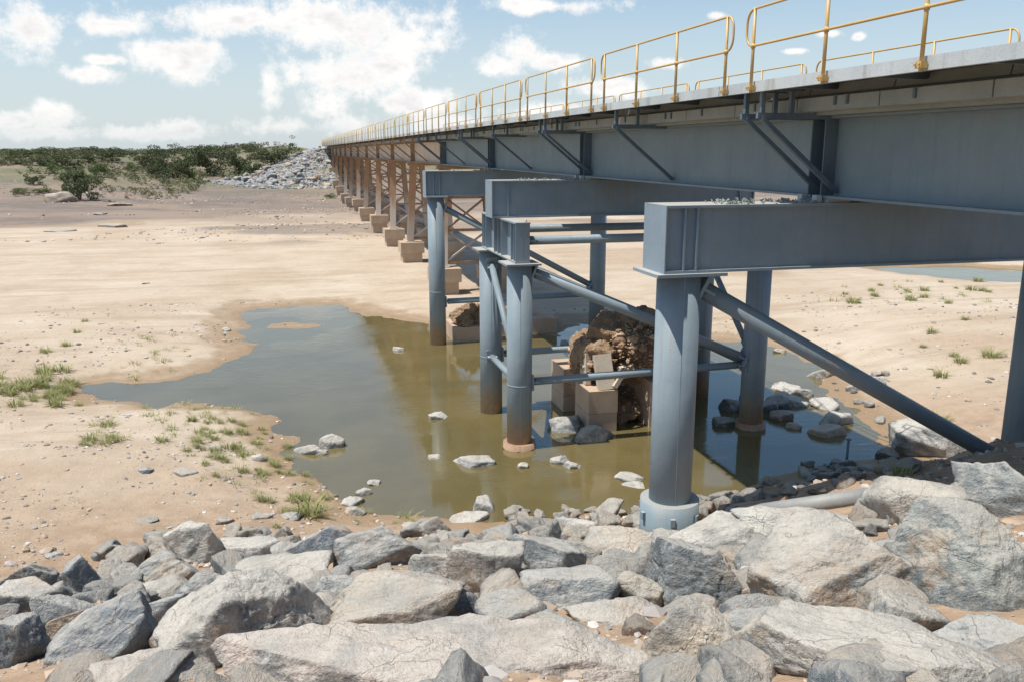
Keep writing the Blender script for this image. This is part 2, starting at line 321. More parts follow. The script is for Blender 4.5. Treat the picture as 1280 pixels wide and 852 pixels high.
class MB:
    """collects boxes, bars and tubes and links them as one mesh object (coordinates relative to origin o)"""
    def __init__(s, o=(0, 0, 0)): s.v = []; s.f = []; s.sm = []; s.o = Vector(o)
    def add(s, pts, faces, smooth=False):
        b = len(s.v); s.v += [tuple(Vector(p)-s.o) for p in pts]; s.f += [tuple(b+i for i in f) for f in faces]
        s.sm += smooth if isinstance(smooth, list) else [smooth]*len(faces); return s
    def box(s, x0, x1, y0, y1, z0, z1):
        p = [(x, y, z) for z in (z0, z1) for y in (y0, y1) for x in (x0, x1)]
        return s.add(p, [(0,2,3,1), (4,5,7,6), (0,1,5,4), (2,6,7,3), (0,4,6,2), (1,3,7,5)])
    def bar(s, a, b, wd, ht, up=(0, 0, 1)):
        a = Vector(a); b = Vector(b); d = (b-a).normalized(); x = d.cross(Vector(up)).normalized()*wd/2; y = x.cross(d).normalized()*ht/2
        p = [q+i*x+j*y for q in (a, b) for j in (-1, 1) for i in (-1, 1)]
        return s.add(p, [(0,2,3,1), (4,5,7,6), (0,1,5,4), (2,6,7,3), (0,4,6,2), (1,3,7,5)])
    def tube(s, a, b, r0, r1=None, n=16, cap=True):
        r1 = r0 if r1 is None else r1; a = Vector(a); b = Vector(b); d = (b-a).normalized()
        x = d.orthogonal().normalized(); y = d.cross(x)
        p = [a+r0*(math.cos(k*2*math.pi/n)*x+math.sin(k*2*math.pi/n)*y) for k in range(n)] + [b+r1*(math.cos(k*2*math.pi/n)*x+math.sin(k*2*math.pi/n)*y) for k in range(n)]
        f = [(k, (k+1) % n, n+(k+1) % n, n+k) for k in range(n)]; sm = [True]*n
        if cap: f += [tuple(range(n-1, -1, -1)), tuple(range(n, 2*n))]; sm += [False, False]
        return s.add(p, f, sm)
    def sweep(s, path, r, n=8, closed=False):
        P = [Vector(q) for q in path]; L = len(P); rings = []
        for i in range(L):
            d = ((P[(i+1) % L]-P[i-1]) if closed else (P[min(i+1, L-1)]-P[max(i-1, 0)])).normalized()
            x = d.cross(Vector((1, 0, 0))).normalized() if abs(d.x) < 0.9 else d.cross(Vector((0, 0, 1))).normalized(); y = d.cross(x)
            rings += [P[i]+r*(math.cos(k*2*math.pi/n)*x+math.sin(k*2*math.pi/n)*y) for k in range(n)]
        f = [(i*n+k, i*n+(k+1) % n, ((i+1) % L)*n+(k+1) % n, ((i+1) % L)*n+k) for i in range(L if closed else L-1) for k in range(n)]
        return s.add(rings, f, True)
    def mesh(s, name):
        me = bpy.data.meshes.new(name); me.from_pydata([tuple(v) for v in s.v], [], s.f); me.polygons.foreach_set('use_smooth', s.sm); me.update(); return me
    def build(s, name, m, parent=None):
        return link(name, s.mesh(name), m, parent, None if parent is not None else tuple(s.o))

# ------------------------------------------------------------------ ground, pool and stream
def poly_px(pts): return np.array([at_z(x, y, 0)[:2] for x, y in pts])
POOL = poly_px([(314,386),(360,383),(420,381),(432,388),(455,395),(480,398),(533,406),(600,412),(700,419),(720,404),(790,402),(850,420),(905,428),(960,431),(1017,452),(1032,480),(1052,500),(1079,521),(1108,560),(1112,573),
                (1069,579),(1000,594),(940,607),(890,622),(850,636),(800,640),(740,643),(700,650),(640,652),(560,651),(500,645),(452,640),(424,622),(392,596),(371,575),(356,545),(348,522),(318,512),(250,505),(200,507),(125,502),(98,487),
                (130,482),(167,477),(232,471),(271,464),(304,448),(322,433),(303,420),(306,405)])
STREAM = poly_px([(1085,336),(1130,333),(1200,332.5),(1290,338),(1400,342),(1400,358),(1270,353.5),(1200,350),(1130,342)])
def sdf(P, poly):
    d = np.full(len(P), 1e9); inside = np.zeros(len(P), bool); n = len(poly)
    for i in range(n):
        a, b = poly[i], poly[(i+1) % n]; e = b-a; wv = P-a
        tt = np.clip((wv@e)/(e@e), 0, 1); d = np.minimum(d, np.hypot(*(wv-tt[:,None]*e).T))
        c1 = (a[1] <= P[:,1]) & (b[1] > P[:,1]); c2 = (b[1] <= P[:,1]) & (a[1] > P[:,1]); cr = e[0]*wv[:,1]-e[1]*wv[:,0]
        inside ^= (c1 & (cr > 0)) | (c2 & (cr < 0))
    return np.where(inside, -d, d)
ISLE = at_z(368, 407, 0)
def water_sd(P):
    P = np.asarray(P, float); q = np.c_[P*0.9, np.zeros(len(P))]
    Pj = P + 0.35*np.c_[fbm(q, 5, 3), fbm(q, 9, 3)]
    near = (np.abs(P[:,0]-12) < 90) & (P[:,1] > -10) & (P[:,1] < 110)
    s = np.full(len(P), 60.0)
    if near.any(): s[near] = np.minimum(sdf(Pj[near], POOL), sdf(Pj[near], STREAM))
    isl = np.hypot((Pj[:,0]-ISLE[0])/1.35, (Pj[:,1]-ISLE[1])/1.0)
    return np.maximum(s, (1-isl)*0.5)
def slope_z(P):
    x, y = P[:,0], P[:,1]
    z = 6.1 - 0.37*np.maximum(y, 0) + 0.16*np.clip(x-5.6, 0, 9)*sstep(4, 9, y)*(1-sstep(12.0, 14.5, y))
    return z + 0.10*np.clip(-x-1, 0, 8)*0
EMB_Y = 170.0
def height(P, detail=True):
    P = np.asarray(P, float); x, y = P[:,0], P[:,1]; s = water_sd(P)
    q = np.c_[x, y, np.zeros(len(P))]
    k = sstep(26, 38, y)
    sp = np.maximum(s, 0)
    sand = (1-k)*1.35*(1-np.exp(-sp*0.115)) + k*0.42*(1-np.exp(-sp*0.22))
    sand = sand + 0.05*sstep(0.2, 3, s)*(1+fbm(q*np.array([0.10, 0.5, 1]), 3, 4)) + (0.025*fbm(q*1.1, 8, 3)*sstep(0.1, 2, s))
    # banks of the dry channel beyond the pool
    yy = y + 6*fbm(q*0.02, 21, 3) - 0.10*np.clip(x, -60, 40) - 30*sstep(-34, -8, x)*sstep(95, 125, y)*(1-sstep(205, 245, y))
    ledge = 0.30*sstep(80, 83, yy+2*fbm(q*0.1, 31, 2)) + 0.35*sstep(93, 96, yy+2.5*fbm(q*0.08, 33, 2)) - 0.25*sstep(86, 91, yy)
    bank = 0.6*sstep(90, 120, yy) + 0.7*sstep(118, 150, yy) + 1.0*sstep(148, 168, yy) + 2.6*sstep(160, 212, yy) + 0.9*sstep(215, 420, yy)
    hump = 3.0*np.exp(-(((x+4)/19)**2+((y-224)/28)**2)) + 1.0*np.exp(-(((x+34)/30)**2+((y-240)/40)**2))
    far = ledge + bank + hump + sstep(100, 140, yy)*(0.45*fbm(q*0.045, 41, 4)+0.12*fbm(q*0.4, 43, 3))
    far = far + sstep(500, 1500, y)*(0.6+1.6*fbm(q*0.0016, 51, 3)) + 0.35*sstep(25, 60, np.abs(x-5))*(y > 0)*sstep(30, 60, y)
    h = np.maximum(sand + far, slope_z(P) + (0.12*fbm(q*0.9, 61, 3)))
    # rail embankment beyond the last span
    dx = np.maximum(np.abs(x-9.15)-3.4, 0); dy = np.maximum(EMB_Y-y, 0)
    emb = 8.15 - 0.40*np.hypot(dx*1.0, dy*0.96) + 0.35*fbm(q*0.3, 71, 3)*sstep(0.3, 2, np.hypot(dx, dy))
    h = np.where(y > 120, np.maximum(h, emb), h)
    h = np.minimum(h, 0.02 + 0.62*sp + 0.0*x)
    return np.where(s <= 0, np.maximum(-0.9, s*0.35), h), s
def ground_z(x, y): return float(height(np.array([[x, y]]))[0][0])
def hit_ground(px, py, lift=0.0):
    v = ray(px, py); ts = np.concatenate([np.arange(2, 60, 0.12), np.arange(60, 700, 1.2)]); Q = CP+ts[:,None]*v
    h = np.maximum(height(Q[:,:2])[0], 0.0)+lift; below = np.nonzero(Q[:,2] <= h)[0]
    if len(below) == 0: return Q[-1]
    i = below[0]; a = Q[max(i-1, 0)]; b = Q[i]; fa = a[2]-h[max(i-1, 0)]; fb = b[2]-h[i]
    tt = fa/(fa-fb) if fa != fb else 0; return a+(b-a)*tt

def axis(lo, dense0, dense1, hi, step, grow):
    c = list(np.arange(dense0, dense1, step)); s = step; x = dense1
    while x < hi: c.append(x); s *= grow; x += s
    c.append(hi); s = step; x = dense0-step; lft = []
    while x > lo: lft.append(x); s *= grow; x -= s
    return np.array([lo]+lft[::-1]+c)
gx = axis(-4000, -14, 22, 4000, 0.16, 1.045); gy = axis(-300, 6, 52, 6000, 0.16, 1.028)
GX, GY = np.meshgrid(gx, gy); GP = np.c_[GX.ravel(), GY.ravel()]
GZ, GS = height(GP)
nx, ny = len(gx), len(gy); ii = np.arange(nx*ny).reshape(ny, nx)
GF = np.c_[ii[:-1,:-1].ravel(), ii[:-1,1:].ravel(), ii[1:,1:].ravel(), ii[1:,:-1].ravel()]
me = np_mesh('ground', np.c_[GP, GZ], GF, True)
qz = np.c_[GP, np.zeros(len(GP))]
wet = np.clip(1-np.maximum(GS, 0)/(1.0+0.9*np.clip(fbm(qz*0.25, 86, 3)+0.3, 0, 1.2)), 0, 1); wet = np.maximum(wet, 0.62*(1-sstep(0.10, 0.25, GZ))*(GS < 6))
wet = np.maximum(wet, 0.55*sstep(0.1, 0.45, fbm(qz*np.array([0.05, 0.22, 1]), 81, 4))*sstep(78, 84, GP[:,1])*(1-sstep(95, 104, GP[:,1])))
yyv = GP[:,1] + 6*fbm(qz*0.02, 21, 3)-0.10*np.clip(GP[:,0], -60, 40)
veg = sstep(84, 100, yyv + 9*fbm(qz*np.array([0.03, 0.08, 1]), 91, 3)); olive = sstep(138, 175, yyv+10*fbm(qz*0.05, 93, 3)); veg = np.maximum(veg, 0.75*sstep(0.0, 0.5, fbm(qz*np.array([0.06, 0.2, 1]), 95, 4))*sstep(74, 80, yyv))
dirt = sstep(-0.35, 0.25, slope_z(GP)-GZ+0.30)*(GP[:,1] < 24)*(GS > 0); dirt = np.maximum(dirt, (0.95*(1-sstep(13.0, 25, GP[:,1]+2*fbm(qz*0.3, 66, 3))))*(GS > 0))
dirt = np.maximum(dirt, 0.75*sstep(16, 30, GP[:,0])*sstep(-0.1, 0.4, fbm(qz*0.12, 97, 3))*(1-sstep(60, 90, GP[:,1])))
ca = me.attributes.new('zone', 'FLOAT_COLOR', 'POINT'); ca.data.foreach_set('color', np.c_[wet, veg, np.clip(dirt, 0, 1), olive].astype(np.float32).ravel())
tag(link('ground', me, M_GROUND), kind='structure')
wm = MB((0, 0, 0)); wm.add([(-30, 13, 0), (80, 13, 0), (80, 75, 0), (-30, 75, 0)], [(0, 1, 2, 3)])
tag(wm.build('pool_water', M_WATER), kind='structure')

# ------------------------------------------------------------------ the bridge superstructure
XC = 9.15
BENT = [11.88, 22.95, 34.45] + [45.9+11.35*k for k in range(11)]
ENDS = [0.5] + BENT + [171.0]
bridge = thing('railway_bridge', 'long grey steel girder railway bridge with yellow handrails crossing the riverbed', 'bridge', (XC, 0.5, 0))
BO = (XC, 0.5, 0)
def part(b, name, m, parent=bridge): return b.build(name, m, parent)
for i in range(len(ENDS)-1):
    y0, y1 = ENDS[i]+0.06, ENDS[i+1]-0.06; old = i >= 4; m = M_TANGIRD if old else M_GIRD
    for gxp in (8.12, 10.18):
        b = MB(BO); b.box(gxp-0.012, gxp+0.012, y0, y1, 7.135, 8.275)
        g = part(b, 'girder', m)
        f = MB(BO); f.box(gxp-0.24, gxp+0.24, y0, y1, 7.10, 7.135); f.build('bottom_flange', M_OLDST if old else m, g)
        f = MB(BO); f.box(gxp-0.24, gxp+0.24, y0, y1, 8.275, 8.31); f.build('top_flange', M_OLDST if old else m, g)
        for ys in (y0+0.10, y1-0.12):
            for sgn in (-1, 1):
                if gxp > 9 and sgn < 0: continue
                sx = gxp+sgn*0.013; s = MB(BO); s.box(min(sx, sx+sgn*0.215), max(sx, sx+sgn*0.215), ys-0.012, ys+0.012, 7.137, 8.273)
                s.build('stiffener', M_OLDST if old else M_BRK, g)
        if i == 3:
            for ys in (y1-0.45,):
                s = MB(BO); s.box(gxp-0.225, gxp-0.013, ys-0.012, ys+0.012, 7.137, 8.273); s.build('stiffener', M_BRK, g)
b = MB(BO); b.box(7.62, 10.68, 0.5, 171, 8.315, 8.55); part(b, 'deck_slab', M_KERB)
b = MB(BO); b.box(7.80, 10.50, 0.5, 171, 8.555, 8.86); part(b, 'ballast_bed', M_BALL)
b = MB(BO); b.box(10.69, 10.95, 0.5, 171, 8.36, 8.92); part(b, 'far_kerb', M_KERB)
# precast kerb units: ledge below, upstand above
ku = MB((0, 0, 0)); L = 1.86
pr = [(7.36, 8.36), (7.61, 8.36), (7.61, 8.551), (7.79, 8.551), (7.79, 8.93), (7.64, 8.93), (7.56, 8.60), (7.36, 8.545)]
n = len(pr); ku.add([(x-XC, y, z) for y in (0.012, L-0.012) for x, z in pr], [tuple(range(n)), tuple(range(2*n-1, n-1, -1))] + [(k, n+k, n+(k+1) % n, (k+1) % n) for k in range(n)])
kme = ku.mesh('kerb_unit'); kme.materials.append(M_KERB)
k = 0
while 0.5+(k+1)*L <= 171: link('kerb_unit', kme, None, bridge, (0, k*L, 0)); k += 1
# small dark cleats on the ledge face
ck = MB((0, 0, 0)); ck.box(7.335-XC, 7.358-XC, 0, 0.045, 8.42, 8.535); cme = ck.mesh('cleat'); cme.materials.append(M_BRK)
for k in range(26):
    for j in (0.35, 0.62) if k % 3 == 0 else (0.9,): link('cleat', cme, None, bridge, (0, 4+k*1.86+j, 0))
# walkways
for xs, xi, nm in ((6.62, 7.60, 'near'), (11.68, 10.97, 'far')):
    sg = 1 if xi > xs else -1
    yy = 0.5
    while yy < 170.9:
        y2 = min(yy+6.1, 171)
        b = MB(BO); b.box(min(xs, xs+sg*0.012), max(xs, xs+sg*0.012), yy+0.01, y2-0.01, 8.635, 8.785); b.box(min(xs+sg*.013, xs+sg*0.07), max(xs+sg*.013, xs+sg*0.07), yy+0.01, y2-0.01, 8.635, 8.647)
        part(b, 'walkway_fascia', M_GALV)
        b = MB(BO); b.box(min(xs+sg*0.014, xi), max(xs+sg*0.014, xi), yy+0.01, y2-0.01, 8.735, 8.765); part(b, 'walkway_grating', M_GRATE)
        for q in (0.8, 2.6, 4.4):
            if yy+q+0.1 < y2 and (sg > 0 or yy < 50):
                b = MB(BO); b.box(min(xs+sg*0.08, xi), max(xs+sg*0.08, xi), yy+q, yy+q+0.08, 8.652, 8.733); part(b, 'walkway_joist', M_BRK)
        yy = y2
# walkway brackets: two at each bent, one in midspan
bk = MB((0, 0, 0)); gm = (6.74, 7.22)
for xp in gm: bk.box(xp-XC-0.032, xp-XC+0.032, -0.032, 0.032, 8.345, 8.65)
bk.box(6.66-XC, 7.88-XC, -0.032, 0.032, 8.262, 8.344)
bk.bar((6.74-XC, 0, 8.27), (8.07-XC, 0, 7.20), 0.065, 0.075, (0, 1, 0))
bk.box(6.66-XC, 7.40-XC, -0.030, 0.030, 8.651, 8.70)
bkm = bk.mesh('walkway_bracket'); bkm.materials.append(M_BRK)
bko = bkm.copy(); bko.materials.clear(); bko.materials.append(M_OLDST)
for i in range(1, len(ENDS)-1):
    ys = [ENDS[i]-0.30, ENDS[i]+0.16]
    if i < len(ENDS)-2: ys.append((ENDS[i]+ENDS[i+1])/2)
    for y in ys: link('walkway_bracket', bkm if y < 50 else bko, None, bridge, (0, y-0.5, 0))
# handrail panels
P0, PL = 12.03-6.08*2, 6.08
def round_loop(y0, y1, z0, z1, r, n=6):
    pts = []
    for (cy, cz, a0) in ((y1-r, z1-r, 90), (y1-r, z0+r, 0), (y0+r, z0+r, -90), (y0+r, z1-r, 180)):
        for k in range(n+1):
            a = math.radians(a0-90*k/n); pts.append((0, cy+r*math.cos(a), cz+r*math.sin(a)))
    return pts
ll = MB(); ll.sweep(round_loop(0.20, PL-0.20, 9.27, 9.775, 0.19), 0.018, 8, True); loop_me = ll.mesh('rail_loop'); loop_me.materials.append(M_YEL)
pp = MB(); pp.tube((0, 0, 8.62), (0, 0, 9.79), 0.0235, n=10); post_me = pp.mesh('post'); post_me.materials.append(M_YEL)
ff = MB(); ff.box(-0.040, 0.045, -0.045, 0.045, 8.655, 8.725); ff.tube((-0.05, -0.03, 8.695), (-0.07, -0.03, 8.695), 0.014, n=6); ff.tube((-0.05, 0.03, 8.695), (-0.07, 0.03, 8.695), 0.014, n=6)
ft_me = ff.mesh('post_foot'); ft_me.materials.append(M_YEL)
st_me = (lambda b: (b.tube((0, 0, 9.24), (0, 0, 9.30), 0.033, n=10), b)[-1])(MB()).mesh('joint_sleeve'); st_me.materials.append(M_YEL)
for xs, ymax in ((6.565, 171), (11.735, 70)):
    k = 0
    while P0+(k+1)*PL < ymax:
        y = P0+k*PL; hp = link('handrail_panel', loop_me, None, bridge, (xs-XC, y-0.5, 0))
        for j in range(4):
            yp = 0.40+j*(PL-0.80)/3
            link('post', post_me, None, hp, (0, yp, 0))
            if y < 60: link('post_foot', ft_me, None, hp, (0, yp, 0)); link('joint_sleeve', st_me, None, hp, (0, yp, 0))
        k += 1

# ------------------------------------------------------------------ steel bents
XL, XR = 5.68, 12.62
def crossbeam(t, o, y, stiff, zt=7.03, zb=6.04):
    b = MB(o); b.box(5.27, 13.03, y-0.315, y+0.315, zb+0.04, zt-0.04); c = b.build('crossbeam', M_BLUE, t)
    for nm, z0, z1 in (('top_flange', zt-0.04, zt), ('bottom_flange', zb, zb+0.04)):
        b = MB(o); b.box(5.272, 13.028, y-0.40, y+0.40, z0, z1); b.build(nm, M_BLUE, c)
    for xe in (5.25, 13.03):
        b = MB(o); b.box(xe, xe+0.02, y-0.40, y+0.40, zb-0.002, zt+0.002); b.build('end_plate', M_BLUE, c)
    for xs in stiff:
        for xx in (xs, 18.3-xs):
            for sg in (-1, 1):
                b = MB(o); ya, yb = y+sg*0.316, y+sg*0.392; b.box(xx-0.014, xx+0.014, min(ya, yb), max(ya, yb), zb+0.041, zt-0.041); b.build('stiffener', M_BLUE, c)
    for gxp in (8.12, 10.18):
        for yo in (-0.20, 0.20):
            b = MB(o); b.box(gxp-0.20, gxp+0.20, y+yo-0.13, y+yo+0.13, zt+0.001, 7.098); b.box(gxp-0.34, gxp-0.25, y+yo-0.06, y+yo+0.06, zt+0.001, zt+0.11); b.build('bearing', M_GALV, t)
    return c
def pile(t, o, x, y, zb, zt, r=0.335, collar=None, plate=(0.5, 0.5), band=True):
    b = MB(o); b.tube((x, y, zb), (x, y, zt-0.05), r, n=40); p = b.build('pile', M_PILE, t)
    a = -1.75; b = MB(o); q = Vector((math.cos(a), math.sin(a), 0)); b.bar(Vector((x, y, zb))+q*r, Vector((x, y, zt-0.051))+q*r, 0.010, 0.012, q); b.build('weld_seam', M_PILE, p)
    b = MB(o); b.box(x-plate[0], x+plate[0], y-plate[1], y+plate[1], zt-0.05, zt-0.002); b.build('cap_plate', M_BLUE, p)
    if band:
        zs = zb+(zt-zb)*0.42; b = MB(o); b.tube((x, y, zs-0.02), (x, y, zs+0.02), r+0.006, n=40, cap=True); b.build('weld_band', M_PILE, p)
    if collar:
        z0, z1, rc = collar; b = MB(o); b.tube((x, y, z0), (x, y, z1), rc, n=40)
        for a in (0.1, 1.2, 2.3, 3.3, 4.4, 5.3):
            q = Vector((math.cos(a), math.sin(a), 0)); b.bar(Vector((x, y, z1-0.22))+q*(rc-0.01), Vector((x, y, z1-0.22))+q*(rc+0.05), 0.07, 0.12)
        b.build('collar', M_GIRD if z0 > 0 else M_OLDST, p)
    return p
def strut(t, o, a, c, r, name='strut'):
    b = MB(o); b.tube(a, c, r, n=20); s = b.build(name, M_PILE, t)
    d = (Vector(c)-Vector(a)).normalized()
    for q, sg in ((a, 1), (c, -1)):
        q = Vector(q); b = MB(o); b.bar(q-d*sg*0.10, q+d*sg*0.14, 2*r+0.10, 0.05); b.bar(q-d*sg*0.12, q-d*sg*0.06, 2*r+0.14, 2*r+0.20); b.build('gusset', M_BLUE, s)
    return s
def gravel_on(t, o, x0, x1, y, z, n):
    b = MB(o)
    for k in range(n):
        x = random.uniform(x0, x1); yy = y+random.uniform(-0.36, 0.34); r = random.uniform(0.012, 0.05)
        P = [Vector((x, yy, z+r*0.5))+Vector([random.gauss(0, 1) for _ in range(3)]).normalized()*r for _ in range(6)]
        b.add([P[0], P[1], P[2], P[3], Vector((x, yy, z+r*1.3)), Vector((x+r, yy, z))], [(0, 1, 4), (1, 2, 4), (2, 3, 4), (3, 0, 4), (0, 5, 1), (1, 5, 2), (2, 5, 3), (3, 5, 0)])
    tag(b.build('spilled_ballast', M_CONC if False else M_KERB, t), kind='stuff')

y = BENT[0]; o = (XC, y, 1.7)
t = thing('steel_bent', 'nearest blue-grey steel bent with heavy crossbeam and long diagonal brace', 'bridge pier', o, 'blue-grey steel bents of the near spans')
crossbeam(t, o, y, (5.56, 5.76)); gravel_on(t, o, 6.1, 7.9, y, 7.03, 110)
pile(t, o, XL, y, 1.2, 6.04, collar=(1.3, 2.36, 0.47), plate=(0.56, 0.47), band=False); pile(t, o, XR-0.10, y, 1.8, 6.04, plate=(0.5, 0.47), band=False)
strut(t, o, (XL+0.40, y, 5.72), (XR-0.50, y, 2.40), 0.145, 'diagonal_brace')

y = BENT[1]; o = (XC, y, 0)
t = thing('steel_bent', 'middle blue-grey steel bent, a four-pile braced tower standing in the pool', 'bridge pier', o, 'blue-grey steel bents of the near spans')
crossbeam(t, o, y, (5.70,)); gravel_on(t, o, 6.0, 8.0, y, 7.03, 60)
yf, yr = 21.28, 24.62
for x in (XL, XR):
    b = MB(o); b.box(x-0.012, x+0.012, yf-0.30, yr+0.30, 5.04, 5.995); h = b.build('header_beam', M_BLUE, t)
    for z0, z1 in ((5.002, 5.04), (5.995, 6.036)):
        b = MB(o); b.box(x-0.20, x+0.20, yf-0.31, yr+0.31, z0, z1); b.build('flange', M_BLUE, h)
    for ys in (yf-0.285, yf-0.12, yf+0.20, y-0.42, y, y+0.42, yr-0.2, yr+0.12, yr+0.285):
        for sg in (-1, 1):
            b = MB(o); xa, xb = x+sg*0.013, x+sg*0.19; b.box(min(xa, xb), max(xa, xb), ys-0.011, ys+0.011, 5.042, 5.993); b.build('stiffener', M_BLUE, h)
    b = MB(o); b.tube((x+0.12, yf-0.18, 6.037), (x+0.12, yf-0.18, 6.11), 0.022, n=8); b.build('bolt', M_GALV, h)
    pile(t, o, x, yf, -0.6, 5.0, collar=(-0.6, 0.16, 0.44), plate=(0.46, 0.46)); pile(t, o, x, yr, -0.6, 5.0, plate=(0.46, 0.46))
    strut(t, o, (x-0.05, yr-0.36, 4.55), (x-0.05, yf+0.36, 2.35), 0.09, 'diagonal_brace'); strut(t, o, (x-0.05, yr-0.38, 1.80), (x-0.05, yf+0.38, 1.80), 0.09)
for yy in (yf, yr):
    strut(t, o, (XL+0.26, yy, 5.55), (XR-0.26, yy, 5.55), 0.115); strut(t, o, (XL+0.42, yy, 1.80), (XR-0.42, yy, 1.88), 0.105)
    strut(t, o, (XL+0.42, yy, 4.70), (XR-0.44, yy, 2.10), 0.135, 'diagonal_brace')

y = BENT[2]; o = (XC, y, 0)
t = thing('steel_bent', 'farthest blue-grey steel bent beside the first brown trestle', 'bridge pier', o, 'blue-grey steel bents of the near spans')
crossbeam(t, o, y, (5.56, 5.80)); gravel_on(t, o, 6.0, 8.0, y, 7.03, 30)
pile(t, o, XL, y-0.1, -0.6, 6.04, plate=(0.44, 0.42)); pile(t, o, XR, y-0.1, -0.3, 6.04, plate=(0.44, 0.42))
strut(t, o, (XL+0.42, y-0.1, 5.52), (XR-0.42, y-0.1, 2.26), 0.125, 'diagonal_brace'); strut(t, o, (XL+0.42, y-0.1, 1.76), (XR-0.42, y-0.1, 1.82), 0.115)

# ------------------------------------------------------------------ old trestle bents
ORD = ['first', 'second', 'third', 'fourth', 'fifth', 'sixth', 'seventh', 'eighth', 'ninth', 'tenth', 'eleventh', 'twelfth']
LEAN = [-0.9, 0.8, -0.7, -0.8, 1.0, -0.7, 0.9, -0.5, 0.6, -0.5, 0.6, -0.4]
for i, yb in enumerate(BENT[3:]):
    gz = max(ground_z(7.6, yb), ground_z(10.7, yb)); lean = LEAN[i]; top = 7.098; bz = max(gz, 0.0)+ (1.35 if gz < 2 else 0.6)
    if bz > 6.2: bz = 6.2
    o = (XC, yb, gz)
    t = thing('trestle_bent', '%s brown trestle bent beyond the blue-grey piers, on tan concrete blocks' % ORD[i], 'bridge pier', o, 'brown trestle bents under the far spans')
    def at(x, z): f = (top-z)/(top-1.4); return Vector((x+(-0.28 if x < XC else 0.28)*f, yb+lean*f, z))
    b = MB(o); b.box(7.66, 10.64, yb-0.22, yb+0.22, top-0.24, top); b.build('cap_beam', M_OLDST, t)
    for x in (8.05, 10.25):
        b = MB(o); a, c = at(x, bz), at(x, top-0.24)
        for q0, q1 in ((-0.235, -0.205), (0.205, 0.235)): b.bar(a+Vector((0, q0*0.5+q1*0.5, 0)), c+Vector((0, (q0+q1)*0.42, 0)), 0.42, 0.03, (0, 1, 0))
        b.bar(a, c, 0.03, 0.40, (0, 1, 0)); b.build('leg', M_LEG, t)
        p = at(x, bz); bl = MB(o); h0 = max(gz, 0)-0.8
        bl.box(p.x-0.72, p.x+0.85, p.y-0.80, p.y+0.85, bz-0.72, bz); q = bl.build('footing_block', M_CONC, t)
        bl = MB(o); bl.box(p.x-0.58, p.x+0.72, p.y-0.66, p.y+0.72, h0, bz-0.722); bl.build('footing_base', M_CONC, q)
        bl = MB(o); bl.box(p.x-0.30, p.x+0.30, p.y-0.36, p.y+0.36, bz+0.001, bz+0.06); bl.build('base_plate', M_LEG, q)
    hs = [bz+0.25, bz+(top-bz)*0.36, bz+(top-bz)*0.68, top-0.35]
    for z in hs[:3]:
        b = MB(o); b.bar(at(8.05, z)+Vector((0.18, -0.02, 0)), at(10.25, z)+Vector((-0.18, -0.02, 0)), 0.10, 0.14); b.build('cross_strut', M_OLDST, t)
    for z0, z1 in zip(hs[:-1], hs[1:]):
        for xa, xb, dy in ((8.05, 10.25, -0.10), (10.25, 8.05, 0.06)):
            b = MB(o); b.bar(at(xa, z0)+Vector((0.15 if xa < XC else -0.15, dy, 0.05)), at(xb, z1)+Vector((0.15 if xb < XC else -0.15, dy, -0.05)), 0.10, 0.10); b.build('diagonal_brace', M_LEG if z0 == hs[0] else M_OLDST, t)
# far abutment
b = MB((XC, 171.6, 6.2)); b.box(6.4, 11.9, 171.05, 172.2, 4.5, 8.25); ab = thing('bridge_abutment', 'brown abutment wall at the far end of the bridge', 'abutment', (XC, 171.6, 6.2))
b.build('wall', M_OLDST, ab)
b = MB((XC, 171.6, 6.2)); b.box(6.0, 6.38, 169.8, 172.4, 4.5, 8.7); b.box(11.92, 12.3, 169.8, 172.4, 4.5, 8.7); b.build('wing_wall', M_OLDST, ab)

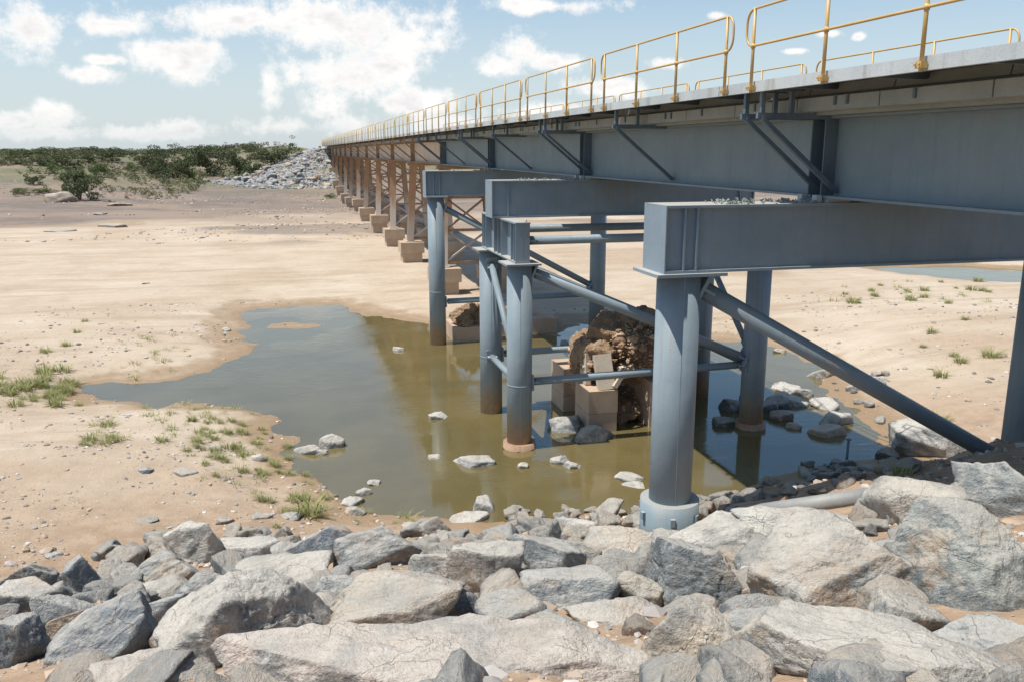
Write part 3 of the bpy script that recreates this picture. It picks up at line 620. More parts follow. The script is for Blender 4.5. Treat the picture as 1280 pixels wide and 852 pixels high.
# ------------------------------------------------------------------ rocks
_ico = {}
def ico(sub):
    if sub not in _ico:
        bm = bmesh.new(); bmesh.ops.create_icosphere(bm, subdivisions=sub, radius=1.0)
        V = np.array([v.co[:] for v in bm.verts]); V /= np.linalg.norm(V, axis=1)[:,None]; F = np.array([[v.index for v in f.verts] for f in bm.faces]); bm.free(); _ico[sub] = (V, F)
    return _ico[sub]
def rock_verts(seed, sub, size, planes=9, k=60, rough=1.0):
    r = np.random.default_rng(seed); D, F = ico(sub)
    def unit(n): N = r.normal(size=(n, 3)); return N/np.linalg.norm(N, axis=1)[:,None]
    N = np.vstack([unit(planes), unit(24), [[0, 0, -1], [0.25*r.normal(), 0.25*r.normal(), 1]]]); N /= np.linalg.norm(N, axis=1)[:,None]
    d = np.concatenate([r.uniform(0.46, 0.84, planes), r.uniform(0.84, 1.10, 24), [0.72, 0.62]])
    dots = np.maximum(D@N.T, 1e-6)/d; mx = dots.max(1, keepdims=True); rad = 1.0/(mx[:,0]*np.power(np.power(dots/mx, k).sum(1), 1.0/k)); rad = np.minimum(rad, 1.5)
    P = D*rad[:,None]; lo, hi = P.min(0), P.max(0); P = (P-(lo+hi)/2)/((hi-lo)/2)
    P = P*np.asarray(size); s = float(np.mean(size)); off = r.uniform(0, 50, 3)
    q = P/s+off
    disp = 0.040*fbm(q*1.5, seed, 3) + 0.022*fbm(q*np.array([3.5, 7, 6]), seed+3, 3)
    lay = fbm(q@(np.linalg.qr(r.normal(size=(3, 3)))[0])*np.array([0.8, 0.8, 5.0]), seed+7, 2); disp = disp + 0.055*(np.tanh((lay*3-np.round(lay*3))*9)*0.14+np.round(lay*3)/3-lay*0.4)*(r.uniform() < 0.85)
    if sub >= 4: disp = disp + 0.012*fbm(q*15, seed+5, 3, 0.65)
    cr = np.abs(vnoise(q*1.7, seed+9)+0.25*vnoise(q*6, seed+10)); disp = disp - 0.05*np.exp(-(cr/0.03)**2)*(r.uniform() < 0.35)
    return P + D*(disp*s*rough)[:,None], F
TINT = dict(pale=(0.50, 0.465, 0.41), grey=(0.30, 0.32, 0.32), blue=(0.195, 0.225, 0.25), dark=(0.13, 0.145, 0.15), tan=(0.47, 0.39, 0.30), pink=(0.53, 0.44, 0.375), brown=(0.30, 0.20, 0.13), orange=(0.42, 0.27, 0.15), green=(0.27, 0.285, 0.265), white=(0.56, 0.54, 0.495))
def put_rock(name, px, py, wpx, hpx, tint, label, group=None, sub=4, seed=None, lift=0.25, rz=None, tilt=(0, 0), k=60, flat=1.0, planes=9, sunk=None):
    seed = seed if seed is not None else int(px*7+py*13)
    p = hit_ground(px, py); d = depth_of(p)
    for _ in range(3):
        sx = wpx/2*d/FPX; hh = hpx/2*d/FPX; ang = math.atan2(EYE-p[2], math.hypot(p[0], p[1]))
        sy = sx*0.75*flat; sz2 = hh**2-(sy*math.sin(ang))**2
        if sz2 < (0.45*hh)**2: sz = 0.6*hh; sy = math.sqrt(max(hh**2-(sz*math.cos(ang))**2, 1e-4))/math.sin(ang); sy = min(sy, 1.5*sx)
        else: sz = math.sqrt(sz2)/math.cos(ang)
        p = hit_ground(px, py, sz*lift); d = depth_of(p)
    V, F = rock_verts(seed, sub, (sx, sy, sz), planes, k)
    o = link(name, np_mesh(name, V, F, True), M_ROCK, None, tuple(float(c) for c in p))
    rzv = -math.atan2(p[0], p[1]) + (rz if rz is not None else random.uniform(-0.25, 0.25))
    o.rotation_euler = (math.radians(tilt[0]), math.radians(tilt[1]), rzv)
    c = TINT[tint]; j = random.uniform(0.9, 1.1); o.color = (c[0]*j, c[1]*j, c[2]*j, 1)
    return tag(o, label, 'rock', group)
G1 = 'boulders of the near riprap slope'
HERO = [ # px, py, w, h, tint, label, sub, tilt, flat
 (565,826,565,104,'pink','huge flat pale pinkish boulder along the bottom edge of the picture',6,(6,0),0.6),
 (1115,828,370,108,'pale','huge pale grey boulder filling the bottom right corner',6,(4,-4),0.6),
 (312,792,215,150,'pale','big wedge boulder with a pale top and dark shaded right face',6,(18,14),0.9),
 (482,768,200,105,'tan','big pale tan slab boulder right of the dark gap',6,(14,-8),0.9),
 (1212,724,175,175,'green','large grey-green boulder standing at the right edge',6,(-8,-16),0.8),
 (1045,728,215,130,'pale','big leaning pale slab left of the grey-green boulder',6,(12,-14),0.9),
 (880,730,150,105,'grey','big block with pale top and dark flat front below the round pile',6,(-6,2),0.7),
 (895,682,125,75,'white','white-topped boulder just behind the dark-fronted block',5,(8,0),0.8),
 (866,812,118,100,'tan','tan earthy boulder beside the huge flat bottom boulder',5,(4,6),0.8),
 (952,802,85,80,'grey','grey wedge boulder between the tan boulder and the corner boulder',5,(10,-10),0.8),
 (1136,776,105,66,'pale','pale slab wedged under the grey-green boulder',5,(8,4),0.9),
 (1148,640,125,82,'pale','pale facetted boulder below the muddy diagonal brace foot',5,(4,-6),0.8),
 (1248,622,110,90,'grey','rounded grey boulder in front of the right-hand pile',5,(0,0),0.8),
 (1006,660,170,64,'white','long whitish boulder beside the lying pipe',5,(6,0),0.8),
 (1166,556,108,56,'white','bright grey boulder on the sand left of the right-hand pile',5,(0,8),0.8),
 (776,690,112,58,'tan','tan squared block left of the white-topped boulder',5,(2,0),0.8),
 (682,706,92,66,'grey','grey boulder left of the tan squared block',5,(8,8),0.8),
 (712,742,118,58,'grey','low grey slab in front of the tan squared block',5,(6,0),0.9),
 (604,724,92,88,'pale','pale upright boulder at the middle of the rock slope',5,(10,6),0.7),
 (546,722,74,76,'white','whitish narrow boulder right of the tan slab boulder',5,(8,14),0.7),
 (474,692,112,62,'grey','grey boulder behind the tan slab boulder',5,(4,0),0.8),
 (394,696,76,72,'blue','pointed blue-grey boulder with a sharp dark peak',5,(-10,16),0.6),
 (352,722,130,48,'pale','pale low slab under the pointed blue-grey boulder',5,(4,-4),0.9),
 (246,690,84,70,'pale','pale angular boulder standing against the sand',5,(6,-8),0.7),
 (308,694,80,42,'white','whitish flat boulder right of the pale angular boulder',5,(6,0),0.8),
 (200,718,96,54,'grey','grey boulder with a dark undercut front',5,(-14,0),0.8),
 (100,728,66,62,'blue','blue-grey boulder second from the left edge in the back row',5,(0,-10),0.7),
 (34,726,72,48,'dark','dark cracked boulder at the left edge of the back row',5,(0,6),0.8),
 (36,754,76,48,'pale','pale boulder at the left edge below the dark cracked one',5,(0,0),0.8),
 (80,748,48,42,'dark','small dark blue boulder between pale and blue-grey ones',4,(0,0),0.8),
 (74,776,78,62,'grey','grey leaning boulder above the orange one',5,(0,20),0.8),
 (92,796,56,58,'orange','orange-brown boulder in the left corner heap',5,(0,-14),0.7),
 (132,806,130,100,'blue','big blue-grey boulder near the bottom left corner',5,(10,-12),0.8),
 (30,812,72,84,'blue','blue-grey boulder in the bottom left corner',5,(8,4),0.8),
 (214,768,96,66,'grey','grey slab leaning on the big wedge boulder',5,(12,14),0.8),
 (172,838,130,46,'pink','pink boulder at the bottom edge below the blue-grey one',5,(4,0),0.8),
 (206,742,70,36,'pale','flat pale stone lying on brown soil among the left boulders',4,(0,0),0.9),
 (600,782,54,36,'dark','small dark flat stone lying on the huge bottom boulder',4,(0,0),0.8),
 (972,722,52,46,'dark','dark blue block between the dark-fronted block and the leaning slab',4,(0,0),0.8),
 (950,754,46,46,'brown','small brown boulder beside the dark-fronted block',4,(0,0),0.8),
 (1192,634,62,62,'dark','dark boulder between the pale facetted and the rounded grey one',4,(0,0),0.8),
 (1065,690,70,44,'grey','grey stone resting above the leaning pale slab',4,(0,10),0.8),
 (640,770,90,50,'grey','low grey stone above the huge flat bottom boulder',4,(4,0),0.9),
 (760,768,110,44,'pale','pale low stone behind the huge flat bottom boulder',5,(4,0),0.9),
 (830,660,60,34,'tan','tan stone at the collar of the nearest round pile',4,(0,0),0.8),
 (720,662,60,28,'white','whitish stone at the water edge left of the round pile',4,(0,0),0.8),
 (1120,700,70,46,'blue','blue-grey stone behind the grey-green boulder',4,(0,-10),0.8),
 (1236,800,130,52,'grey','flat grey boulder at the right edge under the grey-green boulder',5,(6,0),0.9),
 (1010,786,80,50,'tan','tan boulder between the leaning pale slab and the corner boulder',5,(4,6),0.8),
 (700,785,90,40,'grey','grey low boulder above the right end of the huge flat boulder',5,(0,0),0.9),
 (255,742,70,50,'blue','blue-grey stone behind the big wedge boulder',5,(6,10),0.8),
 (800,745,70,52,'tan','tan boulder left of the dark-fronted block',5,(0,8),0.8),
 (430,742,70,44,'grey','grey stone in the gap above the tan slab boulder',4,(0,0),0.8),
]
for (px, py, wp, hp, tn, lb, sb, tl, fl) in HERO:
    put_rock('boulder', px, py, wp*1.06, hp*1.08, tn, lb, G1, sb, tilt=tl, flat=fl, lift=0.30, k=120)

# stones that share a mesh
def variant_set(n, sub, seed0, size=(1, 0.8, 0.62), planes=8):
    out = []
    for k in range(n):
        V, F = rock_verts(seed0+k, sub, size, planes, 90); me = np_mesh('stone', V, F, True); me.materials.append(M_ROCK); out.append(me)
    return out
VAR4 = variant_set(12, 4, 300); VAR3 = variant_set(12, 3, 400)
def put_small(name, p, r, tint, label, group, var, cat='rock', sink=0.25, zscale=None):
    o = link(name, random.choice(var), None, None, (float(p[0]), float(p[1]), float(p[2])+r*0.6*(1-2*sink)))
    zs = zscale if zscale else random.uniform(0.8, 1.2)
    o.scale = (r*random.uniform(0.85, 1.2), r*random.uniform(0.85, 1.2), r*zs)
    o.rotation_euler = (random.uniform(-.35, .35), random.uniform(-.35, .35), random.uniform(0, 6.28))
    c = TINT[tint]; j = random.uniform(0.85, 1.15); o.color = (c[0]*j, c[1]*j, c[2]*j, 1)
    return tag(o, label, cat, group)
# riprap fill between the big boulders
SHORT = [(h[0], h[1], h[2], h[3], h[5]) for h in HERO]
TW = dict(pale='pale', grey='grey', blue='blue-grey', dark='dark', tan='tan', pink='pink', brown='brown', orange='orange', green='grey-green', white='whitish')
SEEN = {}
def fill_label(px, py, r, tint, where):
    near = min(SHORT, key=lambda h: math.hypot((px-h[0])/(h[2]+40), (py-h[1])/(h[3]+30))); dx, dy = px-near[0], py-near[1]
    rel = ('right of' if dx > 0 else 'left of') if abs(dx)/near[2] > abs(dy)/near[3] else ('below' if dy > 0 else 'above')
    size = 'small' if r < 0.15 else 'medium' if r < 0.23 else 'larger'
    return '%s %s stone %s the %s' % (size, TW[tint], rel, near[4]) if where is None else '%s %s %s' % (size, TW[tint], where)
def fill(n, box, rmin, rmax, where, group, tints, var, reject=None):
    c = 0
    for _ in range(n*6):
        if c >= n: break
        px, py = random.uniform(box[0], box[2]), random.uniform(box[1], box[3])
        if reject and reject(px, py): continue
        if any(abs(px-h[0]) < h[2]*0.40 and abs(py-h[1]) < h[3]*0.44 for h in HERO): continue
        if any(abs(px-h[0]) < h[2]*0.42 and 0 < py-h[1] < h[3]*0.62 for h in HERO[:2]): continue
        p = hit_ground(px, py); r = random.uniform(rmin, rmax); tn = random.choice(tints)
        put_small('stone', p, r, tn, ' '.join(fill_label(px, py, r, tn, where).split()[:16]), group, var, sink=0.3); c += 1
edge_y = lambda px: 706 - 54*min(max((px-60)/170, 0), 1)
fill(96, (0, 652, 700, 800), 0.12, 0.38, None, 'riprap fill stones', ['grey', 'tan', 'pale', 'blue', 'tan', 'dark', 'white', 'brown'], VAR4, lambda x, y: y < edge_y(x)+12)
fill(72, (640, 645, 1280, 800), 0.12, 0.38, None, 'riprap fill stones', ['grey', 'pale', 'pale', 'tan', 'brown', 'dark'], VAR4)
fill(44, (640, 636, 860, 668), 0.08, 0.24, 'stone heaped along the near water edge left of the round pile', 'stones along the near water edge', ['pale', 'tan', 'white', 'tan'], VAR4)
def shore_r(x, y): return y < 640-(x-860)*0.29-6 or y > 648-(x-860)*0.20
fill(48, (868, 572, 1190, 645), 0.09, 0.26, 'stone in the shaded bank below the nearest crossbeam', 'dark stones on the shaded bank', ['dark', 'brown', 'dark', 'grey', 'tan', 'brown'], VAR4, shore_r)
fill(10, (860, 600, 960, 640), 0.14, 0.30, 'wet stone at the shaded water edge beside the round pile', 'dark wet stones beside the round pile', ['dark', 'dark', 'brown'], VAR4, lambda x, y: y < 634-(x-860)*0.28-4)
fill(20, (950, 455, 1110, 600), 0.07, 0.22, 'stone on the sand edge right of the shaded pool', 'stones on the right-hand sand edge', ['tan', 'pale', 'grey'], VAR3, lambda x, y: water_sd(hit_ground(x, y)[None, :2])[0] < 0.1)

n0 = 0
for _ in range(400):
    if n0 >= 64: break
    px, py = random.uniform(-20, 1290), random.uniform(672, 885)
    if py < edge_y(px)+16 or any(abs(px-h[0]) < h[2]*0.30 and abs(py-h[1]) < h[3]*0.30 for h in HERO): continue
    if 785 < py < 838 and (270 < px < 850 or 930 < px): continue
    p = hit_ground(px, py); r = random.uniform(0.28, 0.46); tn = random.choice(['grey', 'pale', 'blue', 'tan', 'tan', 'dark', 'pink', 'brown'])
    put_small('boulder', p, r, tn, ' '.join(('half-buried '+fill_label(px, py, r, tn, None).split(' ', 1)[1]).split()[:16]), 'half-buried riprap between the big boulders', VAR4, sink=0.62); n0 += 1
# rocks standing in the water and on the sand, each in its own place
POOLR = [(592,577,52,20,'white','largest whitish rock in the open water left of the piles'),(606,633,30,24,'white','whitish pointed rock near the front shore'),(586,649,50,16,'white','flat whitish rock at the front shore'),
 (699,576,24,14,'white','left of two small whitish rocks in front of the ruined pier'),(716,582,22,13,'white','right of two small whitish rocks in front of the ruined pier'),(653,583,14,9,'pale','tiny pale rock beside the pair in open water'),
 (786,597,34,12,'white','upper flat rock left of the nearest round pile'),(793,606,30,9,'white','lower flat rock left of the nearest round pile'),(549,521,24,10,'white','small whitish rock left of the four-pile tower'),
 (543,571,18,7,'pale','small pale rock barely above the water'),(386,564,32,18,'pale','pale rock at the left shore, left of its pair'),(415,556,30,24,'pale','pale upright rock at the left shore'),(402,566,18,10,'pale','small pale rock between the two at the left shore'),
 (498,437,14,7,'white','small white rock far out in the pool'),(709,535,48,32,'grey','grey rock leaning on the ruined pier, left one'),(743,546,50,30,'tan','tan rock in front of the ruined pier, right one'),
 (1024,470,30,18,'tan','tan rock at the far end of the right-hand rock row'),(982,487,34,15,'white','pale flat rock in the right-hand row'),(1002,492,26,15,'pale','pale rock right of the pale flat one in the row'),(987,503,42,22,'white','large pale rock in the right-hand row'),(970,508,30,26,'dark','dark rock touching the large pale rock'),
 (958,513,26,22,'dark','dark rock right of the pile in the right-hand water'),(914,511,30,26,'dark','dark angular rock left of the pile in the right-hand water'),(907,530,30,18,'dark','dark low rock in front of the angular one'),(976,523,28,18,'brown','brown rock in front of the dark pair'),(990,533,20,11,'tan','small tan rock behind the front slabs'),
 (1030,508,34,18,'white','pale slab at the right edge of the row'),(1044,527,40,22,'white','pale slab nearest the sand'),(1034,541,44,20,'tan','front flat slab of the right-hand row'),(936,503,24,18,'grey','grey rock behind the pile in the right-hand water'),
 (1010,579,16,10,'dark','small dark rock alone in the blue water'),(1008,592,12,8,'dark','smaller dark rock near the shaded bank'),(440,629,30,16,'white','pale rock at the shore below the grass'),(455,616,20,11,'pale','pale rock in shallow water off the shore'),(468,604,16,9,'white','small white rock farthest off the shore'),
 (445,640,26,14,'tan','tan rock on the shore edge'),(520,660,34,15,'tan','tan rock on the sand behind the back row boulders'),(282,413,12,6,'white','white stone on the sand at the left shore corner'),
 (232,592,30,14,'grey','flat grey stone on the sand between grass tufts'),(182,588,18,9,'blue','small blue-grey stone on the sand'),(268,562,18,11,'pale','pale stone among the grass by the shore'),(323,573,18,11,'pale','pale round stone among the grass by the shore'),(183,650,26,8,'dark','dark thin stone on the red sand'),
 (282,652,22,12,'brown','dark-edged stone on the red sand before the boulders'),(328,646,24,11,'tan','tan stone on the red sand before the boulders'),(362,645,26,9,'grey','grey flat stone at the end of the sand'),(68,694,20,8,'grey','grey flake on the sand behind the dark cracked boulder'),(975,440,14,8,'tan','far tan stone behind the right-hand row'),
 (1098,477,26,14,'pale','pale stone on the right-hand sand'),(1070,486,22,12,'grey','grey stone on the right-hand sand'),(707,430,12,9,'dark','small dark rock between the footing and the ruined pier')]
for (px, py, wp, hp, tn, lb) in POOLR:
    put_rock('rock', px, py, wp*1.1, hp*1.15, tn, lb, 'rocks in and around the pool', 4, lift=0.05, k=40)
put_rock('rock', 76, 250, 36, 20, 'brown', 'large rounded brown boulder under the far shrub', None, 4, k=10)
for (px, py, wp, hp, lb) in [(150,257,36,7,'flat pale rock shelf on the far gravel bank'),(142,284,44,9,'dark flat outcrop on the far sand'),(125,268,20,4,'thin dark outcrop at the far channel edge'),(75,289,44,6,'long flat outcrop left on the far sand'),(182,355,12,5,'small stone alone on the open sand')]:
    put_rock('rock', px, py, wp*0.85, hp*0.9, 'brown' if wp > 14 else 'grey', lb, 'outcrops on the far side', 4, k=40, lift=0.0)

# loose pebbles and gravel (uncountable)
def scatter(name, pts, radii, label, tintmat, sub=1):
    D, F = ico(sub); n = len(pts); r = np.random.default_rng(5)
    S = r.uniform(0.55, 1.2, (n, 1, 3))*radii[:,None,None]; J = r.uniform(0.75, 1.2, (n, len(D), 1))
    a = r.uniform(0, 6.28, n); ca, sa = np.cos(a)[:,None], np.sin(a)[:,None]; V = D[None]*J*S; V[:,:,2] *= 0.7
    X = V[:,:,0]*ca-V[:,:,1]*sa; Y = V[:,:,0]*sa+V[:,:,1]*ca
    V = np.stack([X, Y, V[:,:,2]], 2)+pts[:,None,:]; FF = (F[None]+(np.arange(n)*len(D))[:,None,None]).reshape(-1, 3)
    me = np_mesh(name, V.reshape(-1, 3), FF, False); o = link(name, me, tintmat)
    at = me.attributes.new('leafvar', 'FLOAT', 'POINT'); at.data.foreach_set('value', np.repeat(r.uniform(0, 1, n), len(D)).astype(np.float32))
    return tag(o, label, 'gravel', None, 'stuff')
def pebble_mat():
    m, t, b = mat('pebbles'); at = t.new('ShaderNodeAttribute'); at.attribute_name = 'leafvar'; cr = t.new('ShaderNodeValToRGB'); t.l.new(at.outputs['Fac'], cr.inputs[0])
    e = cr.color_ramp.elements; e[0].position = 0; e[0].color = (0.15, 0.12, 0.10, 1); e[1].position = 1; e[1].color = (0.58, 0.52, 0.45, 1)
    for q, c in ((0.3, (0.30, 0.28, 0.26)), (0.55, (0.42, 0.30, 0.20)), (0.8, (0.38, 0.35, 0.32))): x = e.new(q); x.color = (*c, 1)
    t.put(b, 'Base Color', cr.outputs[0]); t.put(b, 'Roughness', 0.9); return m
M_PEB = pebble_mat()
def sample_px(n, box, pred=None, seed=1):
    r = np.random.default_rng(seed); out = []
    while len(out) < n:
        px, py = r.uniform(box[0], box[2]), r.uniform(box[1], box[3]); v = ray(px, py); 
        q = CP+v*((0.8-EYE)/v[2]); out.append(q[:2])
    P = np.array(out); return P
def ground_pts(P, sd_min=0.05):
    h, s = height(P); k = (s > sd_min) & (fbm(np.c_[P*0.55, np.zeros(len(P))], 123, 4) > np.random.default_rng(len(P)).normal(0.0, 0.35, len(P))); return np.c_[P[k], h[k]]
r0 = np.random.default_rng(77)
Q = ground_pts(np.c_[r0.uniform(-9, 8, 22000), r0.uniform(10.5, 26, 22000)]); scatter('gravel', Q, 0.007*(1+np.minimum(r0.pareto(1.5, len(Q)), 9)), 'small pebbles strewn over the near sand', M_PEB)
Q = ground_pts(np.c_[r0.uniform(-6, 16, 20000), r0.uniform(3.5, 16, 20000)]); scatter('gravel', Q, 0.013*(1+np.minimum(r0.pareto(1.4, len(Q)), 8)), 'gravel and chips in the soil between the boulders', M_PEB)
Q = ground_pts(np.c_[r0.uniform(10, 34, 12000), r0.uniform(14, 40, 12000)]); scatter('gravel', Q, 0.011*(1+np.minimum(r0.pareto(1.4, len(Q)), 9)), 'pebbles strewn over the right-hand sand', M_PEB)
Q = ground_pts(np.c_[r0.uniform(-12, 0, 8000), r0.uniform(22, 46, 8000)], 0.1); scatter('gravel', Q, 0.010*(1+np.minimum(r0.pareto(1.5, len(Q)), 9)), 'pebbles strewn over the left sand beyond the inlet', M_PEB)
A = np.c_[r0.uniform(-60, 12, 15000), r0.uniform(74, 160, 15000)]
kk = fbm(np.c_[A*np.array([0.05, 0.16]), np.zeros(len(A))], 95, 4) > -0.02; Q = ground_pts(A[kk]); scatter('gravel', Q, np.abs(r0.normal(0, 0.085, len(Q)))+0.035, 'grey gravel and cobbles on the far side of the riverbed', M_PEB)
# far riprap cone
A = np.c_[r0.uniform(-20, 13, 20000), r0.uniform(138, 176, 20000)]; hh, _ = height(A)
dx = np.maximum(np.abs(A[:,0]-9.15)-3.4, 0); dy = np.maximum(EMB_Y-A[:,1], 0); dd = np.hypot(dx*1.0, dy*0.96); kk = (dd < 17.5+1.5*r0.normal(size=len(A))) & (dd > 0.2) & (hh > 1.2)
Q = np.c_[A[kk], hh[kk]]; rad = np.abs(r0.normal(0, 0.20, len(Q)))+0.14
M_FARROCK = (lambda: None)
def farrock_mat():
    m, t, b = mat('far_riprap_rock'); at = t.new('ShaderNodeAttribute'); at.attribute_name = 'leafvar'; cr = t.new('ShaderNodeValToRGB'); t.l.new(at.outputs['Fac'], cr.inputs[0])
    e = cr.color_ramp.elements; e[0].color = (0.09, 0.11, 0.125, 1); e[1].color = (0.42, 0.41, 0.39, 1)
    for q, c in ((0.3, (0.20, 0.215, 0.225)), (0.55, (0.31, 0.31, 0.30)), (0.68, (0.37, 0.255, 0.175)), (0.82, (0.33, 0.29, 0.25))): x = e.new(q); x.color = (*c, 1)
    n = t.noise(worldpos(t), 2.5, 5, 0.7); t.put(b, 'Base Color', t.mix(t.math('MULTIPLY', t.ramp(n, 0.5, 0.7), 0.4), cr.outputs[0], (0.12, 0.13, 0.14))); t.put(b, 'Roughness', 0.9); return m
M_FARROCK = farrock_mat()
big = np.argsort(-rad)[:60]; small = np.setdiff1d(np.arange(len(Q)), big)
scatter('riprap', Q[small], rad[small], 'heap of grey riprap stones under the far end of the bridge', M_FARROCK)
for j in big:
    put_small('riprap_stone', Q[j], rad[j]*1.05, random.choice(['grey', 'blue', 'dark', 'pale', 'orange', 'grey']), 'larger grey stone in the riprap heap under the far end of the bridge', 'larger stones of the far riprap heap', VAR3, sink=0.2)

# ------------------------------------------------------------------ ruined pier in the pool, old footing
def lump(seed, size, sub=5, amp=0.16, freq=2.0, planes=16):
    V, F = rock_verts(seed, sub, size, planes, 10); s = float(np.mean(size)); D = V/np.linalg.norm(V, axis=1)[:,None]
    return V+D*((amp*fbm(V/s*freq+3, seed+1, 3)+amp*0.5*fbm(V/s*freq*4+9, seed+2, 3, 0.65))*s)[:,None], F
PO = (8.7, 23.0, 0)
rp = thing('ruined_pier', 'broken old pier of tan concrete blocks and brown rubble standing in the pool', 'ruined pier', PO)
def pedestal(t, o, x0, x1, y0, y1, z1, zj, z0=-0.6):
    b = MB(o); b.box(x0, x1, y0, y1, zj+0.012, z1); p = b.build('concrete_block', M_CONC, t)
    b = MB(o); b.box(x0-0.0, x1-0.012, y0+0.012, y1, z0, zj); b.build('lower_block', M_CONC, p)
pedestal(rp, PO, 7.86, 8.72, 21.85, 23.05, 1.22, 0.55); pedestal(rp, PO, 7.80, 8.60, 24.0, 25.3, 1.35, 0.5); pedestal(rp, PO, 9.75, 10.6, 21.95, 23.1, 1.35, 0.55); pedestal(rp, PO, 9.75, 10.6, 24.0, 25.3, 1.35, 0.55)
V, F = lump(901, (1.28, 1.65, 0.95)); link('rubble_mound', np_mesh('rubble_mound', V, F, True), M_RUBBLE, rp, (9.62-PO[0], 23.45-PO[1], 2.12))
V, F = lump(905, (0.52, 1.25, 0.72), 5, 0.10); link('rubble_mound', np_mesh('rubble_mound', V, F, True), M_RUBBLE, rp, (8.42-PO[0], 23.45-PO[1], 1.80))
V, F = lump(903, (1.15, 1.2, 0.55), 4); link('rubble_mound', np_mesh('rubble_mound', V, F, True), M_RUBBLE, rp, (9.4-PO[0], 23.6-PO[1], 0.25))
for (a, c, wd, th) in [((8.42, 21.98, 1.22), (8.36, 22.28, 2.18), 0.50, 0.16), ((8.06, 22.75, 1.22), (8.08, 22.85, 2.1), 0.16, 0.5), ((8.62, 21.88, 1.30), (8.92, 22.0, 1.66), 0.13, 0.10), ((8.85, 22.15, 1.62), (9.3, 22.2, 1.70), 0.34, 0.16)]:
    b = MB(PO); b.bar(a, c, wd, th, (0, 1, 0.1)); b.build('broken_slab', M_SPLINT, rp)
def rubble_mat():
    m, t, b = mat('rubble_stones'); at = t.new('ShaderNodeAttribute'); at.attribute_name = 'leafvar'; cr = t.new('ShaderNodeValToRGB'); t.l.new(at.outputs['Fac'], cr.inputs[0])
    e = cr.color_ramp.elements; e[0].color = (0.24, 0.145, 0.085, 1); e[1].color = (0.62, 0.52, 0.40, 1)
    for q, c in ((0.3, (0.36, 0.225, 0.13)), (0.6, (0.48, 0.32, 0.20)), (0.85, (0.52, 0.40, 0.28))): x = e.new(q); x.color = (*c, 1)
    n = t.noise(worldpos(t), 18, 5, 0.7); t.put(b, 'Base Color', t.mix(t.math('MULTIPLY', n, 0.5), cr.outputs[0], (0.15, 0.09, 0.055))); t.put(b, 'Roughness', 0.95); t.put(b, 'Normal', t.bump(n, 0.6, 0.04)); return m
rr = np.random.default_rng(31)
def shell(n, size, c):
    D = rr.normal(size=(n, 3)); D /= np.linalg.norm(D, axis=1)[:,None]; D = D[D[:,2] > -0.45]; q = 1.0+0.16*fbm(D*1.6+4, 77, 3)
    return D*q[:,None]*np.array(size)*0.99+np.array(c)
P = np.r_[shell(1500, (1.22, 1.58, 0.93), (9.62, 23.45, 2.10)), shell(700, (0.50, 1.2, 0.72), (8.42, 23.5, 1.80)), shell(420, (1.1, 1.15, 0.5), (9.4, 23.6, 0.25))]
so = scatter('rubble_stones', P-np.array(PO), 0.035*(1+np.minimum(rr.pareto(2.2, len(P)), 3.5)), None, rubble_mat()); so.parent = rp
for kx in ('label', 'category'):
    if kx in so: del so[kx]
FO = (8.8, 35.2, 0)
of = thing('old_footing', 'low tan concrete footing with broken rubble under the farthest blue-grey bent', 'ruined pier', FO)
b = MB(FO); b.box(6.35, 7.9, 34.4, 36.4, -0.6, 0.62); b.build('concrete_block', M_CONC, of)
b = MB(FO); b.box(9.3, 11.1, 35.2, 38.0, -0.6, 0.66); b.build('concrete_block', M_CONC, of)
b = MB(FO); b.box(7.905, 9.295, 35.4, 37.4, -0.6, 0.45); b.build('tie_slab', M_CONC, of)
V, F = lump(911, (0.8, 0.85, 0.55), 5, 0.25); link('rubble_mound', np_mesh('rubble_mound', V, F, True), M_RUBBLE, of, (7.3-FO[0], 35.3-FO[1], 0.95))
V, F = lump(913, (0.5, 0.6, 0.4), 4, 0.25); link('rubble_mound', np_mesh('rubble_mound', V, F, True), M_RUBBLE, of, (9.6-FO[0], 36.4-FO[1], 0.9))

# ------------------------------------------------------------------ lying pipes, stake
def ground_tube(name, m, a, c, r, label, cat):
    pa, pc = hit_ground(*a, r*0.8), hit_ground(*c, r*0.8); o = tuple(float(x) for x in (pa+pc)/2)
    t = thing(name, label, cat, o); b = MB(o); d = Vector(pc-pa).normalized()
    b.tube(Vector(pa), Vector(pc), r, n=24); b.build('barrel', m, t)
    b = MB(o); b.tube(Vector(pa)-d*0.05, Vector(pa)+d*0.12, r*1.16, n=24); b.build('rim', m, t)
ground_tube('steel_pipe', M_PIPE, (915, 644), (1105, 617), 0.13, 'grey steel pipe lying on the bank behind the white boulders', 'pipe')
ground_tube('rusty_pipe', M_RPIPE, (905, 640), (985, 628), 0.12, 'short brown pipe lying against the grey pipe', 'pipe')
p = hit_ground(1058, 577); b = MB(tuple(p)); b.tube((p[0], p[1], p[2]-0.3), (p[0]+0.01, p[1], p[2]+0.62), 0.035, 0.032, n=10); b.box(p[0]-0.05, p[0]+0.06, p[1]-0.05, p[1]+0.05, p[2]+0.60, p[2]+0.635)
tag(b.build('stake', M_BRK), 'thin dark stake standing at the shaded water edge', 'stake')

